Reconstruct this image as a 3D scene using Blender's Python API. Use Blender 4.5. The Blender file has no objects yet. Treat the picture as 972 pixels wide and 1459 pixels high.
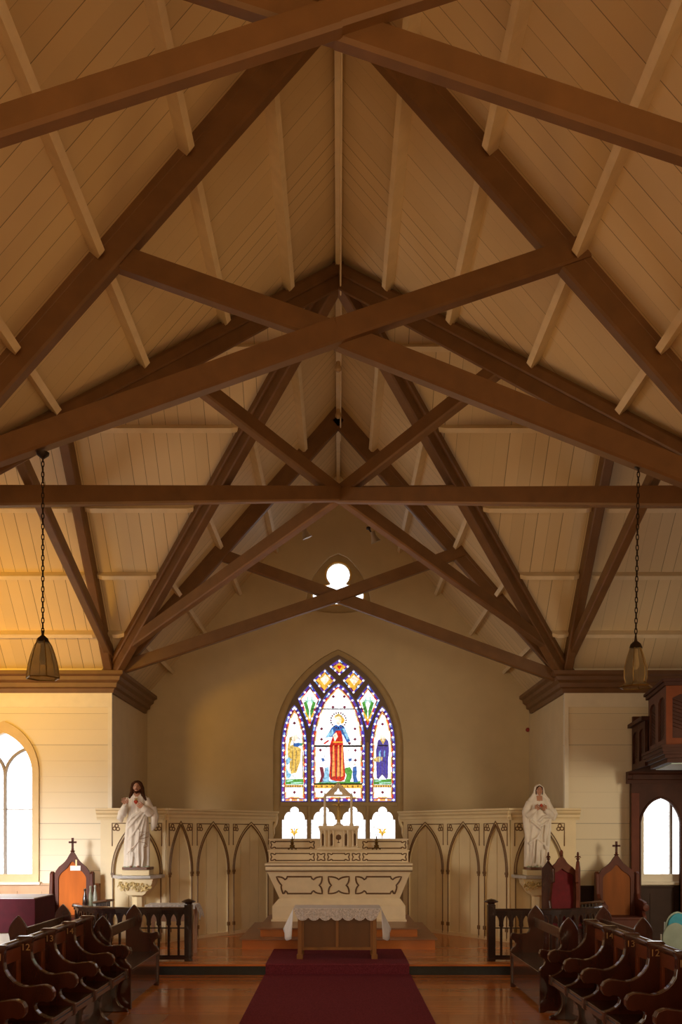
import bpy, bmesh, math, random
from mathutils import Vector, Matrix
random.seed(7)
C = bpy.context.scene.collection
SC = bpy.context.scene
PI = math.pi

# ---------------------------------------------------------------- camera
F = 1287.0                                   # focal length in pixels of the 972x1459 frame
EYE = 2.0
cam = bpy.data.cameras.new('camera'); camo = bpy.data.objects.new('camera', cam); C.objects.link(camo)
cam.sensor_fit = 'VERTICAL'; cam.sensor_height = 36.0; cam.sensor_width = 24.0
cam.lens = F / 1459 * 36.0
cam.shift_y = (1187 - 729.5) / 1459
cam.shift_x = 4.0 / 1459
cam.clip_start = 0.05; cam.clip_end = 100
camo.location = (0, 0, EYE); camo.rotation_euler = (PI/2, 0, 0)
SC.camera = camo

# ---------------------------------------------------------------- world, lights, exposure
w = bpy.data.worlds.new('daylight'); SC.world = w; w.use_nodes = True
w.node_tree.nodes['Background'].inputs[0].default_value = (0.9, 0.95, 1.0, 1)
w.node_tree.nodes['Background'].inputs[1].default_value = 1.0
SC.view_settings.view_transform = 'Standard'; SC.view_settings.look = 'None'
SC.view_settings.gamma = 1.0; SC.view_settings.use_curve_mapping = False
SC.view_settings.exposure = 0.0

def area(name, loc, target, sx, sy, power, col, spread=180):
    l = bpy.data.lights.new(name, 'AREA'); l.shape = 'RECTANGLE'; l.size = sx; l.size_y = sy
    l.energy = power; l.color = col; l.spread = math.radians(spread)
    o = bpy.data.objects.new(name, l); C.objects.link(o); o.location = loc
    d = Vector(target) - Vector(loc); o.rotation_euler = d.to_track_quat('-Z', 'Y').to_euler()
    return o
area('window_light_left', (-6.3, 7.86, 2.2), (-4.9, 15.5, 0.2), 1.1, 1.6, 52, (1.0, 0.97, 0.95), 38)
area('window_light_right', (6.5, 7.86, 2.4), (4.6, 15.5, 0.9), 1.1, 1.6, 38, (1.0, 0.80, 0.50), 80)
area('amber_window_light_left', (-6.4, 7.90, 4.3), (-6.2, 15.5, 5.1), 1.3, 0.8, 50, (1.0, 0.50, 0.015), 54)  # added amber lamp, source unseen, gilds the upper left wall and ceiling
area('nave_window_light_left', (-3.7, 2.0, 2.6), (1.5, 6.0, 6.0), 6.0, 1.6, 74, (1.0, 0.65, 0.27))  # added warm bounce for the nave ceiling, no window built here
area('nave_window_light_right', (3.7, 2.0, 2.6), (-1.5, 6.0, 6.0), 6.0, 1.6, 108, (1.0, 0.66, 0.29))  # right-hand partner of the added ceiling bounce
area('west_window_light', (0, -5.6, 3.4), (0, 12, 3.0), 3.2, 3.6, 165, (1.0, 0.66, 0.31))  # added fill behind the camera for surfaces facing it
area('crossing_bounce_light', (0, 11.2, 2.9), (0, 11.6, 9), 4.5, 3.0, 52, (1.0, 0.60, 0.22))
area('chancel_side_light', (-8.2, 12.0, 2.6), (2, 15.0, 1.3), 1.8, 2.2, 46, (1.0, 0.87, 0.64), 110)

# ---------------------------------------------------------------- materials
MATS = {}
def nodes_mat(name):
    m = bpy.data.materials.new(name); m.use_nodes = True
    nt = m.node_tree; b = nt.nodes['Principled BSDF']
    return m, nt, b
def mat(name, col, rough=0.5, metal=0.0, var=0.12, scale=6.0, stretch=(1, 1, 1), bump=0.0, spec=0.5, coat=0.0):
    if name in MATS: return MATS[name]
    m, nt, b = nodes_mat(name); N = nt.nodes; L = nt.links
    tc = N.new('ShaderNodeTexCoord'); mp = N.new('ShaderNodeMapping'); mp.inputs['Scale'].default_value = stretch
    no = N.new('ShaderNodeTexNoise'); no.inputs['Scale'].default_value = scale; no.inputs['Detail'].default_value = 5
    L.new(tc.outputs['Object'], mp.inputs[0]); L.new(mp.outputs[0], no.inputs[0])
    cr = N.new('ShaderNodeValToRGB')
    cr.color_ramp.elements[0].position = 0.3; cr.color_ramp.elements[1].position = 0.7
    cr.color_ramp.elements[0].color = tuple(c * (1 - var) for c in col) + (1,)
    cr.color_ramp.elements[1].color = tuple(min(1, c * (1 + var)) for c in col) + (1,)
    L.new(no.outputs[0], cr.inputs[0]); L.new(cr.outputs[0], b.inputs['Base Color'])
    b.inputs['Roughness'].default_value = rough; b.inputs['Metallic'].default_value = metal
    b.inputs['Specular IOR Level'].default_value = spec; b.inputs['Coat Weight'].default_value = coat
    if bump:
        bp = N.new('ShaderNodeBump'); bp.inputs['Strength'].default_value = bump; bp.inputs['Distance'].default_value = 0.01
        L.new(no.outputs[0], bp.inputs['Height']); L.new(bp.outputs[0], b.inputs['Normal'])
    MATS[name] = m; return m
def boards(name, col, axis, width, rough=0.6, gap=0.035, var=0.08, dark=0.35, coat=0.0, offset=0.0):
    """painted boards, joints every `width` metres along one axis"""
    m, nt, b = nodes_mat(name); N = nt.nodes; L = nt.links
    tc = N.new('ShaderNodeTexCoord'); sp = N.new('ShaderNodeSeparateXYZ'); L.new(tc.outputs['Object'], sp.inputs[0])
    dv = N.new('ShaderNodeMath'); dv.operation = 'MULTIPLY_ADD'; dv.inputs[1].default_value = 1 / width; dv.inputs[2].default_value = 100 + offset
    L.new(sp.outputs[axis], dv.inputs[0])
    fr = N.new('ShaderNodeMath'); fr.operation = 'FRACT'; L.new(dv.outputs[0], fr.inputs[0])
    fl = N.new('ShaderNodeMath'); fl.operation = 'FLOOR'; L.new(dv.outputs[0], fl.inputs[0])
    wn = N.new('ShaderNodeTexWhiteNoise'); wn.noise_dimensions = '1D'; L.new(fl.outputs[0], wn.inputs['W'])
    lt = N.new('ShaderNodeMath'); lt.operation = 'LESS_THAN'
    # joint width differs from joint to joint
    gw = N.new('ShaderNodeMath'); gw.operation = 'MULTIPLY'; gw.inputs[1].default_value = gap * 1.6; L.new(wn.outputs[0], gw.inputs[0])
    L.new(fr.outputs[0], lt.inputs[0]); L.new(gw.outputs[0], lt.inputs[1])
    no = N.new('ShaderNodeTexNoise'); no.inputs['Scale'].default_value = 2.5; no.inputs['Detail'].default_value = 6
    L.new(tc.outputs['Object'], no.inputs[0])
    ad = N.new('ShaderNodeMath'); ad.operation = 'ADD'; L.new(no.outputs[0], ad.inputs[0]); L.new(wn.outputs[0], ad.inputs[1])
    mr = N.new('ShaderNodeMapRange'); mr.inputs[1].default_value = 0.2; mr.inputs[2].default_value = 1.8
    mr.inputs[3].default_value = 1 - var; mr.inputs[4].default_value = 1 + var; L.new(ad.outputs[0], mr.inputs[0])
    mx = N.new('ShaderNodeVectorMath'); mx.operation = 'SCALE'; mx.inputs[0].default_value = col
    L.new(mr.outputs[0], mx.inputs['Scale'])
    mi = N.new('ShaderNodeMix'); mi.data_type = 'RGBA'
    L.new(lt.outputs[0], mi.inputs['Factor']); L.new(mx.outputs[0], mi.inputs['A'])
    mi.inputs['B'].default_value = tuple(c * dark for c in col) + (1,)
    L.new(mi.outputs['Result'], b.inputs['Base Color'])
    bp = N.new('ShaderNodeBump'); bp.inputs['Strength'].default_value = 0.6; bp.inputs['Distance'].default_value = 0.006; bp.invert = True
    L.new(lt.outputs[0], bp.inputs['Height']); L.new(bp.outputs[0], b.inputs['Normal'])
    b.inputs['Roughness'].default_value = rough; b.inputs['Coat Weight'].default_value = coat
    MATS[name] = m; return m
def glow(name, col, strength):
    if name in MATS: return MATS[name]
    m, nt, b = nodes_mat(name); N = nt.nodes; L = nt.links
    tc = N.new('ShaderNodeTexCoord'); no = N.new('ShaderNodeTexNoise'); no.inputs['Scale'].default_value = 22; no.inputs['Detail'].default_value = 3
    L.new(tc.outputs['Object'], no.inputs[0])
    mr = N.new('ShaderNodeMapRange'); mr.inputs[1].default_value = 0.35; mr.inputs[2].default_value = 0.65
    mr.inputs[3].default_value = strength * 0.65; mr.inputs[4].default_value = strength * 1.35
    L.new(no.outputs[0], mr.inputs[0]); L.new(mr.outputs[0], b.inputs['Emission Strength'])
    b.inputs['Emission Color'].default_value = tuple(col) + (1,)
    b.inputs['Base Color'].default_value = tuple(c * 0.1 for c in col) + (1,)
    b.inputs['Roughness'].default_value = 0.3
    MATS[name] = m; return m

beamM = mat('brown_painted_beam', (0.150, 0.070, 0.023), 0.5, var=0.14, scale=5, bump=0.15)
ceilN = boards('cream_ceiling_boards_nave', (0.66, 0.50, 0.29), 1, 0.19)
ceilT = boards('cream_ceiling_boards_transept', (0.68, 0.53, 0.32), 0, 0.19)
purM = mat('cream_painted_purlin', (0.72, 0.58, 0.38), 0.55, var=0.06)
wallM = boards('cream_shiplap_wall', (0.80, 0.71, 0.52), 2, 0.27, gap=0.025, var=0.03, dark=0.55)
backM = mat('tan_back_wall', (0.62, 0.49, 0.29), 0.7, var=0.04, scale=3)
casM = mat('tan_window_casing', (0.46, 0.33, 0.16), 0.55, var=0.08)
crM = mat('cream_trim', (0.80, 0.74, 0.60), 0.5, var=0.04)
scrM = mat('cream_screen_paint', (0.80, 0.66, 0.40), 0.5, var=0.05, scale=3)
goldL = mat('brown_gilt_line', (0.17, 0.085, 0.025), 0.5, var=0.15, scale=30)
altM = mat('cream_altar_paint', (0.90, 0.76, 0.54), 0.45, var=0.05)
altD = mat('brown_altar_lining', (0.15, 0.075, 0.03), 0.5, var=0.1)
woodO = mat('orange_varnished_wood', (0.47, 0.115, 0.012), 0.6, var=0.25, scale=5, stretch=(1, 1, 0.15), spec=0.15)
chairW = mat('chair_red_wood', (0.085, 0.020, 0.009), 0.55, var=0.3, scale=6, stretch=(1, 1, 0.3), spec=0.25)
woodR = mat('red_brown_varnished_wood', (0.050, 0.012, 0.006), 0.25, var=0.35, scale=6, stretch=(1, 1, 0.3), coat=0.4)
woodD = mat('dark_varnished_wood', (0.026, 0.010, 0.007), 0.25, var=0.35, scale=7, stretch=(1, 1, 0.4), coat=0.5)
woodT = mat('table_oak', (0.30, 0.125, 0.03), 0.4, var=0.2, scale=6, stretch=(1, 1, 0.2))
loftM = mat('dark_red_gallery_wood', (0.058, 0.020, 0.011), 0.6, var=0.2, scale=6, spec=0.2)
carpM = mat('burgundy_carpet', (0.20, 0.038, 0.062), 0.95, var=0.3, scale=60, bump=0.4, spec=0.1)
blackM = mat('black_painted_riser', (0.010, 0.014, 0.016), 0.5, var=0.4, scale=20)
goldM = mat('aged_gilt', (0.45, 0.30, 0.10), 0.4, metal=0.5, var=0.25, scale=40)
brassM = mat('dark_brass', (0.22, 0.14, 0.04), 0.35, metal=0.8, var=0.2, scale=30)
plasterM = mat('white_plaster_robe', (0.80, 0.74, 0.66), 0.55, var=0.05, scale=9)
skinM = mat('painted_skin', (0.48, 0.24, 0.15), 0.5, var=0.06)
hairM = mat('painted_brown_hair', (0.060, 0.024, 0.010), 0.85, var=0.25, scale=25, spec=0.1)
marbM = mat('grey_marble', (0.50, 0.48, 0.46), 0.3, var=0.12, scale=12)
clothW = mat('white_linen', (0.84, 0.85, 0.92), 0.85, var=0.05, scale=10)
redM = mat('crimson_velvet', (0.14, 0.003, 0.009), 0.8, var=0.2, scale=12)
maroonM = mat('maroon_cloth', (0.085, 0.006, 0.016), 0.85, var=0.15, scale=8)
paperM = mat('white_paper', (0.85, 0.83, 0.78), 0.8, var=0.02)
ironM = mat('dark_iron', (0.03, 0.018, 0.012), 0.5, metal=0.6, var=0.2)
greenM = mat('pale_green_glass_base', (0.22, 0.34, 0.24), 0.6, var=0.3, scale=30)
tealM = mat('teal_upholstery', (0.03, 0.22, 0.30), 0.8, var=0.1, scale=20)
greyG = mat('grey_green_shell', (0.22, 0.27, 0.21), 0.45, var=0.12)
sunlitW = mat('tan_wood_dado', (0.52, 0.32, 0.17), 0.5, var=0.15, scale=5, stretch=(1, 1, 0.2))  # left dado only: sunlight put into the brown wood's colour
darkW = mat('dark_brown_dado', (0.05, 0.028, 0.020), 0.6, var=0.15, scale=5, spec=0.2)
floorM = boards('orange_varnished_floorboards', (0.56, 0.185, 0.032), 1, 0.14, rough=0.27, gap=0.02, var=0.28, dark=0.4, coat=0.35)
woodStep = mat('orange_step_wood', (0.58, 0.17, 0.025), 0.3, var=0.2, scale=5, stretch=(0.3, 1, 1), coat=0.25)
tealP = mat('pale_teal_paint', (0.42, 0.52, 0.46), 0.6, var=0.05)

# ---------------------------------------------------------------- mesh helpers
def BM(): return bmesh.new()
def box(bm, x0, x1, y0, y1, z0, z1):
    v = [bm.verts.new(p) for p in ((x0,y0,z0),(x1,y0,z0),(x1,y1,z0),(x0,y1,z0),(x0,y0,z1),(x1,y0,z1),(x1,y1,z1),(x0,y1,z1))]
    for f in ((0,3,2,1),(4,5,6,7),(0,1,5,4),(1,2,6,5),(2,3,7,6),(3,0,4,7)): bm.faces.new([v[i] for i in f])
    return v
def prism(bm, pts, plane, a, b):
    """polygon in 'xz' extruded along y, 'yz' along x, 'xy' along z, between a and b"""
    def P(p, t):
        return (p[0], t, p[1]) if plane == 'xz' else (t, p[0], p[1]) if plane == 'yz' else (p[0], p[1], t)
    va = [bm.verts.new(P(p, a)) for p in pts]; vb = [bm.verts.new(P(p, b)) for p in pts]
    bm.faces.new(va); bm.faces.new(vb[::-1])
    n = len(pts); fs = []
    for i in range(n):
        fs.append(bm.faces.new((va[i], vb[i], vb[(i+1) % n], va[(i+1) % n])))
    return va + vb
def tube(bm, pts, r, n=8, closed=False, cap=True):
    pts = [Vector(p) for p in pts]; m = len(pts)
    rs = r if isinstance(r, (list, tuple)) else [r] * m
    rings = []; prev = None
    for i, p in enumerate(pts):
        if closed: d = pts[(i+1) % m] - pts[i-1]
        else: d = pts[min(i+1, m-1)] - pts[max(i-1, 0)]
        d.normalize()
        if prev is None:
            up = Vector((0,0,1)) if abs(d.z) < 0.9 else Vector((0,1,0))
            u = d.cross(up).normalized()
        else:
            u = (prev - d * prev.dot(d))
            if u.length < 1e-6: u = d.orthogonal()
            u.normalize()
        prev = u; v = d.cross(u)
        rings.append([bm.verts.new(p + (u * math.cos(2*PI*k/n) + v * math.sin(2*PI*k/n)) * rs[i]) for k in range(n)])
    for i in range(m if closed else m-1):
        a, b = rings[i], rings[(i+1) % m]
        for k in range(n): bm.faces.new((a[k], a[(k+1) % n], b[(k+1) % n], b[k]))
    if cap and not closed:
        bm.faces.new(rings[0][::-1]); bm.faces.new(rings[-1])
def lathe(bm, prof, c=(0,0,0), n=16, sx=1, sy=1):
    rings = []
    for r, z in prof:
        rings.append([bm.verts.new((c[0] + max(r, 1e-4)*sx*math.cos(2*PI*k/n), c[1] + max(r, 1e-4)*sy*math.sin(2*PI*k/n), c[2] + z)) for k in range(n)])
    for a, b in zip(rings, rings[1:]):
        for k in range(n): bm.faces.new((a[k], a[(k+1) % n], b[(k+1) % n], b[k]))
    bm.faces.new(rings[0][::-1]); bm.faces.new(rings[-1])
def ball(bm, c, r, n=10, s=(1,1,1)):
    m = n // 2
    lathe_pts = [(r*math.sin(PI*i/m), -r*math.cos(PI*i/m)) for i in range(m+1)]
    rings = []
    for rr, z in lathe_pts:
        rings.append([bm.verts.new((c[0]+max(rr,1e-4)*s[0]*math.cos(2*PI*k/n), c[1]+max(rr,1e-4)*s[1]*math.sin(2*PI*k/n), c[2]+z*s[2])) for k in range(n)])
    for a, b in zip(rings, rings[1:]):
        for k in range(n): bm.faces.new((a[k], a[(k+1) % n], b[(k+1) % n], b[k]))
def beam(bm, p0, p1, wd, dp):
    p0, p1 = Vector(p0), Vector(p1); d = (p1 - p0).normalized()
    h = d.cross(Vector((0,0,1)))
    h = Vector((0,1,0)) if h.length < 1e-4 else h.normalized()
    v = h.cross(d).normalized(); c = 0.018
    sec = [(-wd/2+c,-dp/2),(wd/2-c,-dp/2),(wd/2,-dp/2+c),(wd/2,dp/2),(-wd/2,dp/2),(-wd/2,-dp/2+c)]
    a = [bm.verts.new(p0 + h*x + v*z) for x, z in sec]; b = [bm.verts.new(p1 + h*x + v*z) for x, z in sec]
    bm.faces.new(a); bm.faces.new(b[::-1])
    for i in range(6): bm.faces.new((a[i], b[i], b[(i+1) % 6], a[(i+1) % 6]))
def obj(name, bm, m, parent=None, smooth=False, bevel=0.0, sub=0):
    bmesh.ops.recalc_face_normals(bm, faces=bm.faces)
    me = bpy.data.meshes.new(name); bm.to_mesh(me); bm.free()
    return objm(name, me, m, parent, smooth, bevel, sub)
def objm(name, me, m, parent=None, smooth=False, bevel=0.0, sub=0):
    o = bpy.data.objects.new(name, me); C.objects.link(o)
    for mm in (m if isinstance(m, (list, tuple)) else [m]): me.materials.append(mm)
    if smooth:
        for p in me.polygons: p.use_smooth = True
        me.set_sharp_from_angle(angle=math.radians(40))
    if bevel:
        b = o.modifiers.new('bevel', 'BEVEL'); b.width = bevel; b.segments = 2; b.limit_method = 'ANGLE'; b.angle_limit = math.radians(40)
    if sub:
        s = o.modifiers.new('sub', 'SUBSURF'); s.levels = sub; s.render_levels = sub
    if parent is not None:
        o.parent = parent; o.matrix_parent_inverse = world_of(parent).inverted()
    return o
def world_of(o):
    return (world_of(o.parent) @ o.matrix_parent_inverse @ o.matrix_basis) if o.parent else o.matrix_basis.copy()
def tag(o, label, cat, group=None, kind=None):
    if label: o['label'] = label
    if cat: o['category'] = cat
    if group: o['group'] = group
    if kind: o['kind'] = kind
    return o
def thing(name, label, cat, loc, group=None):
    o = bpy.data.objects.new(name, None); C.objects.link(o); o.location = loc; o.empty_display_size = 0.1
    return tag(o, label, cat, group)
def struct(name, bm, m, label=None, **k):
    o = obj(name, bm, m, **k); o['kind'] = 'structure'
    if label: o['label'] = label; 
    return o
def plate_mesh(polys, thick):
    """2D outlines (outer and holes, even-odd) -> slab in the xz plane centred on y=0"""
    cu = bpy.data.curves.new('tmp', 'CURVE'); cu.dimensions = '2D'; cu.fill_mode = 'BOTH'; cu.extrude = thick / 2
    for poly in polys:
        s = cu.splines.new('POLY'); s.points.add(len(poly)-1)
        for p, q in zip(s.points, poly): p.co = (q[0], q[1], 0, 1)
        s.use_cyclic_u = True
    o = bpy.data.objects.new('tmp', cu); C.objects.link(o)
    me = bpy.data.meshes.new_from_object(o)
    bpy.data.objects.remove(o); bpy.data.curves.remove(cu)
    me.transform(Matrix(((1,0,0,0),(0,0,1,0),(0,1,0,0),(0,0,0,1))))
    return me
def plate(bm, polys, thick, mw=None, y=0.0):
    me = plate_mesh(polys, thick)
    me.transform((mw or Matrix.Identity(4)) @ Matrix.Translation((0, y, 0)))
    bm.from_mesh(me); bpy.data.meshes.remove(me)
def arch(xc, hw, z0, zs, za, n=10):
    """pointed arch outline: sill z0, springing zs, apex za"""
    h = za - zs; R = (h*h + hw*hw) / (2*hw)
    pts = [(xc-hw, z0), (xc-hw, zs)]
    a1 = math.atan2(h, R-hw)
    for i in range(1, n+1):
        a = a1*i/n; pts.append((xc - hw + R - R*math.cos(a), zs + R*math.sin(a)))
    right = [(2*xc-x, z) for x, z in pts[:-1]][::-1]
    return pts + right
def archcurve(xc, hw, zs, za, n=10): return arch(xc, hw, zs, zs, za, n)[1:-1]
def X(px, Y): return (px-482)*Y/F
def Z(py, Y): return EYE + (1187-py)*Y/F

# ================================================================ SETTING
HW = 3.9; YN, YC, YB = 7.7, 11.6, 15.5       # near corner, crossing centre, far corner of the crossing
YW = 18.46                                    # back wall
ZR, SL = 9.35, 1.16                           # ridge and slope of the boards
PF = 0.148                                    # chancel floor height
def roof(d): return ZR - SL*abs(d)
TX = 8.5
b = BM(); box(b, -TX, TX, -6, 12.74, -0.12, 0); struct('floor', b, floorM, 'glossy orange-brown varnished timber nave floor')
b = BM(); box(b, -TX, TX, 12.76, YW+0.2, 0.0, PF); struct('floor_chancel', b, floorM, 'raised varnished orange timber floor of the chancel')
b = BM(); box(b, -TX, TX, 12.735, 12.76, 0.0, PF-0.02); struct('trim_1', b, blackM, 'black painted riser of the chancel step')
b = BM(); box(b, -TX, TX, 12.70, 12.78, PF-0.022, PF+0.004); struct('trim_2', b, woodStep, 'orange wooden nosing of the chancel step', bevel=0.006)

# ceiling boards
def sheet(name, polys, m, lab):
    b = BM()
    for poly in polys:
        lo = [b.verts.new(p) for p in poly]; hi = [b.verts.new((p[0], p[1], p[2]+0.06)) for p in poly]
        b.faces.new(lo); b.faces.new(hi[::-1])
        for i in range(len(poly)): b.faces.new((lo[i], hi[i], hi[(i+1) % len(poly)], lo[(i+1) % len(poly)]))
    return struct(name, b, m, lab)
E = 4.15
for s, nm in ((-1, 'left'), (1, 'right')):
    sheet('ceiling_nave_'+nm, [[(0,-6,ZR),(0,YC,ZR),(s*E,YC-E,roof(E)),(s*E,-6,roof(E))]], ceilN, 'cream boarded nave ceiling slope on the %s' % nm)
    sheet('ceiling_chancel_'+nm, [[(0,YC,ZR),(0,YW+0.2,ZR),(s*E,YW+0.2,roof(E)),(s*E,YC+E,roof(E))]], ceilN, 'cream boarded chancel ceiling slope on the %s' % nm)
    sheet('ceiling_transept_'+nm, [[(0,YC,ZR),(s*TX,YC,ZR),(s*TX,YC+E,roof(E)),(s*E,YC+E,roof(E))]], ceilT, 'cream boarded far slope of the %s transept ceiling' % nm)
    sheet('ceiling_transept_near_'+nm, [[(0,YC,ZR),(s*TX,YC,ZR),(s*TX,YC-E,roof(E)),(s*E,YC-E,roof(E))]], ceilT, 'cream boarded near slope of the %s transept ceiling' % nm)

# walls
WX = 6.5*0 + X(6.5, YB)                       # left window centre (px 6.5)
WR = X(957, YB)
def winout(xc): return arch(xc, 0.60, Z(1257, YB), 3.05, 3.92)
for s, nm, xc in ((-1, 'left', WX), (1, 'right', WR)):
    b = BM(); ax0, ax1 = sorted((s*HW, s*TX))
    plate(b, [[(ax0,0),(ax1,0),(ax1,5.0),(ax0,5.0)], winout(xc)], 0.16, y=YB+0.08)
    struct('wall_transept_'+nm, b, wallM, 'cream shiplap transept wall on the %s with lancet window' % nm)
    b = BM(); xa, xb = sorted((s*HW, s*(HW+0.16))); box(b, xa, xb, YB+0.16, YW+0.2, 0, 4.95)
    struct('wall_chancel_'+nm, b, backM)
    b = BM(); box(b, xa, xb, -6, YN, 0, 4.95); struct('wall_nave_'+nm, b, wallM)
    b = BM(); xa, xb = sorted((s*(HW+0.16), s*TX)); box(b, xa, xb, YN-0.16, YN, 0, 4.95); struct('wall_transept_near_'+nm, b, wallM)
    b = BM(); prism(b, [(YN-0.16,0),(YB+0.16,0),(YB+0.16,roof(YB-YC)),(YC,ZR),(YN-0.16,roof(YN-YC))], 'yz', s*TX, s*(TX+0.16)); struct('wall_transept_end_'+nm, b, wallM)
b = BM(); prism(b, [(-HW,0),(HW,0),(HW,roof(HW)),(0,ZR),(-HW,roof(HW))], 'xz', -6.16, -6); struct('wall_west', b, wallM)

# back wall with the two openings
bigopen = arch(0.0, 1.335, Z(1212, YW), 3.75, Z(925, YW), 16)
tri = [(0, Z(788, YW))]
def reuleaux():
    # pointed top, round bellied base of the small gable opening
    T = (0, Z(788, YW)); Lp = (-0.635, Z(862, YW)); pts = []
    for i in range(9):
        t = i/8; pts.append((-(0.06 + 0.605*math.sin(t*PI/2)) if i else 0, T[1] + (Lp[1]-T[1])*(t**1.25)))
    for i in range(1, 9):
        a = PI - PI*i/9; pts.append((0.64*math.cos(a), Lp[1] - 0.17*math.sin(a)))
    return pts + [(-x, z) for x, z in pts[1:9]][::-1]
smallopen = reuleaux()
b = BM()
plate(b, [[(-HW-0.1,0),(HW+0.1,0),(HW+0.1,roof(HW+0.1)),(0,ZR),(-HW-0.1,roof(HW+0.1))], bigopen, smallopen], 0.30, y=YW+0.15)
struct('wall_back', b, backM, 'tan painted gable wall behind the altar')

# cornice trims with mitred corner
prof = [(0,4.40),(0.05,4.40),(0.07,4.47),(0.12,4.49),(0.13,4.56),(0.19,4.60),(0.20,4.66),(0.26,4.69),(0.26,4.75),(0,4.75)]
n_ = 3
for s, nm in ((-1,'left'),(1,'right')):
    b = BM(); rings = []
    for k in range(3):
        ring = []
        for d, z in prof:
            if k == 0: p = (s*TX, YB-d, z)
            elif k == 1: p = (s*(HW-d), YB-d, z)
            else: p = (s*(HW-d), 18.15, z)
            ring.append(b.verts.new(p))
        rings.append(ring)
    m_ = len(prof)
    for a_, c_ in zip(rings, rings[1:]):
        for i in range(m_): b.faces.new((a_[i], a_[(i+1)%m_], c_[(i+1)%m_], c_[i]))
    b.faces.new(rings[0]); b.faces.new(rings[-1][::-1])
    struct('trim_%d' % n_, b, beamM, 'brown stepped cornice on the %s, turning the corner into the chancel' % nm); n_ += 1
    b = BM(); xa, xb = sorted((s*(HW-0.02), s*(HW+0.05))); box(b, xa, xb, YB-0.02, YB+0.03, 0.15, 4.40)
    struct('trim_%d' % n_, b, crM, 'cream corner board on the %s chancel corner' % nm); n_ += 1
    b = BM(); xa, xb = sorted((s*(HW+0.05), s*TX)); box(b, xa, xb, YB-0.02, YB-0.0, 4.16, 4.42)
    struct('trim_%d' % n_, b, crM, 'flat cream frieze board below the %s cornice' % nm); n_ += 1
    # dado: brown panelling, the left copy toned as if in sun
    top = 1.14 if s < 0 else 1.10; m = sunlitW if s < 0 else darkW
    b = BM(); xa, xb = sorted((s*4.08, s*TX))
    box(b, xa, xb, YB-0.02, YB-0.001, PF, top)
    x = xa
    while x < xb:
        box(b, x, min(x+0.06, xb), YB-0.035, YB-0.02, PF, top-0.1); x += 0.42
    box(b, xa, xb, YB-0.036, YB-0.02, top-0.14, top-0.04); box(b, xa, xb, YB-0.07, YB-0.02, top-0.03, top); box(b, xa, xb, YB-0.036, YB-0.02, PF, PF+0.15)
    struct('trim_%d' % n_, b, m, '%s panelled wooden dado on the %s transept wall' % ('tan' if s < 0 else 'dark brown', nm)); n_ += 1

# ---------------------------------------------------------------- plain lancet windows
paneW = glow('bright_white_pane', (1.0, 1.0, 1.0), 2.2)
for i, (xc, nm, cm) in enumerate(((WX, 'left', casM), (WR, 'right', crM))):
    root = thing('window_%d' % (i+1), None, None, (xc, YB, Z(1257, YB))); root['kind'] = 'structure'; root['label'] = 'plain two-light lancet window in the %s transept wall' % nm
    zb = Z(1257, YB)
    b = BM(); plate(b, [arch(xc, 0.60, zb, 3.05, 3.92), arch(xc, 0.49, zb+0.14, 3.02, 3.72)], 0.10, y=YB-0.0)
    obj('casing', b, mat('golden_cream_casing', (0.66, 0.50, 0.26), 0.5, var=0.05) if i == 0 else crM, root, bevel=0.008)
    b = BM(); box(b, xc-0.02, xc+0.02, YB+0.01, YB+0.07, zb+0.14, 3.1)
    # intersecting tracery
    for sgn in (-1, 1):
        pts = []
        for k in range(11):
            t = k/10; pts.append((xc + sgn*0.49*(1-math.cos(t*PI/2.6))*1.55, YB+0.04, 2.98 + 0.50*math.sin(t*PI/2.2)))
        tube(b, pts, 0.03, 6)
    if i == 0: box(b, xc-0.49, xc+0.49, YB+0.03, YB+0.05, Z(1153,YB)-0.008, Z(1153,YB)+0.008)
    obj('mullion', b, mat('grey_brown_mullion', (0.30, 0.26, 0.22), 0.5), root)
    b = BM(); prism(b, arch(xc, 0.485, zb+0.14, 3.02, 3.715), 'xz', YB+0.075, YB+0.085); obj('pane', b, paneW, root)
    b = BM(); box(b, xc-0.64, xc+0.64, YB-0.11, YB+0.05, zb-0.04, zb+0.01); obj('sill', b, crM, root, bevel=0.008)

# lit windows of the transept ends and the west wall (beyond the frame)
k_ = 5
for (px_, py_, pz_, ax) in ((-6.35, YN, 2.6, 'y'), (6.5, YN, 2.6, 'y'), (-TX, 12.4, 2.8, 'x'), (0, -6, 3.4, 'y')):
    root = thing('window_%d' % k_, None, None, (px_, py_, pz_-1.2)); root['kind'] = 'structure'; root['label'] = 'large plain pointed window beyond the frame'; k_ += 1
    ou = arch(0, 1.1, -1.3, 0.4, 1.6); inn = arch(0, 1.0, -1.2, 0.4, 1.5)
    R = Matrix.Translation((px_, py_, pz_)) @ (Matrix.Rotation(PI/2, 4, 'Z') if ax == 'x' else Matrix.Identity(4))
    b = BM(); plate(b, [ou, inn], 0.1, R); obj('casing', b, crM, root)
    b = BM(); prism(b, inn, 'xz', -0.02, 0.02); b.transform(R @ Matrix.Translation((0, (0.03 if px_ < 0 or ax == 'y' else -0.03) * (-1 if ax == 'x' else 1), 0))); obj('pane', b, paneW, root)

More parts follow.
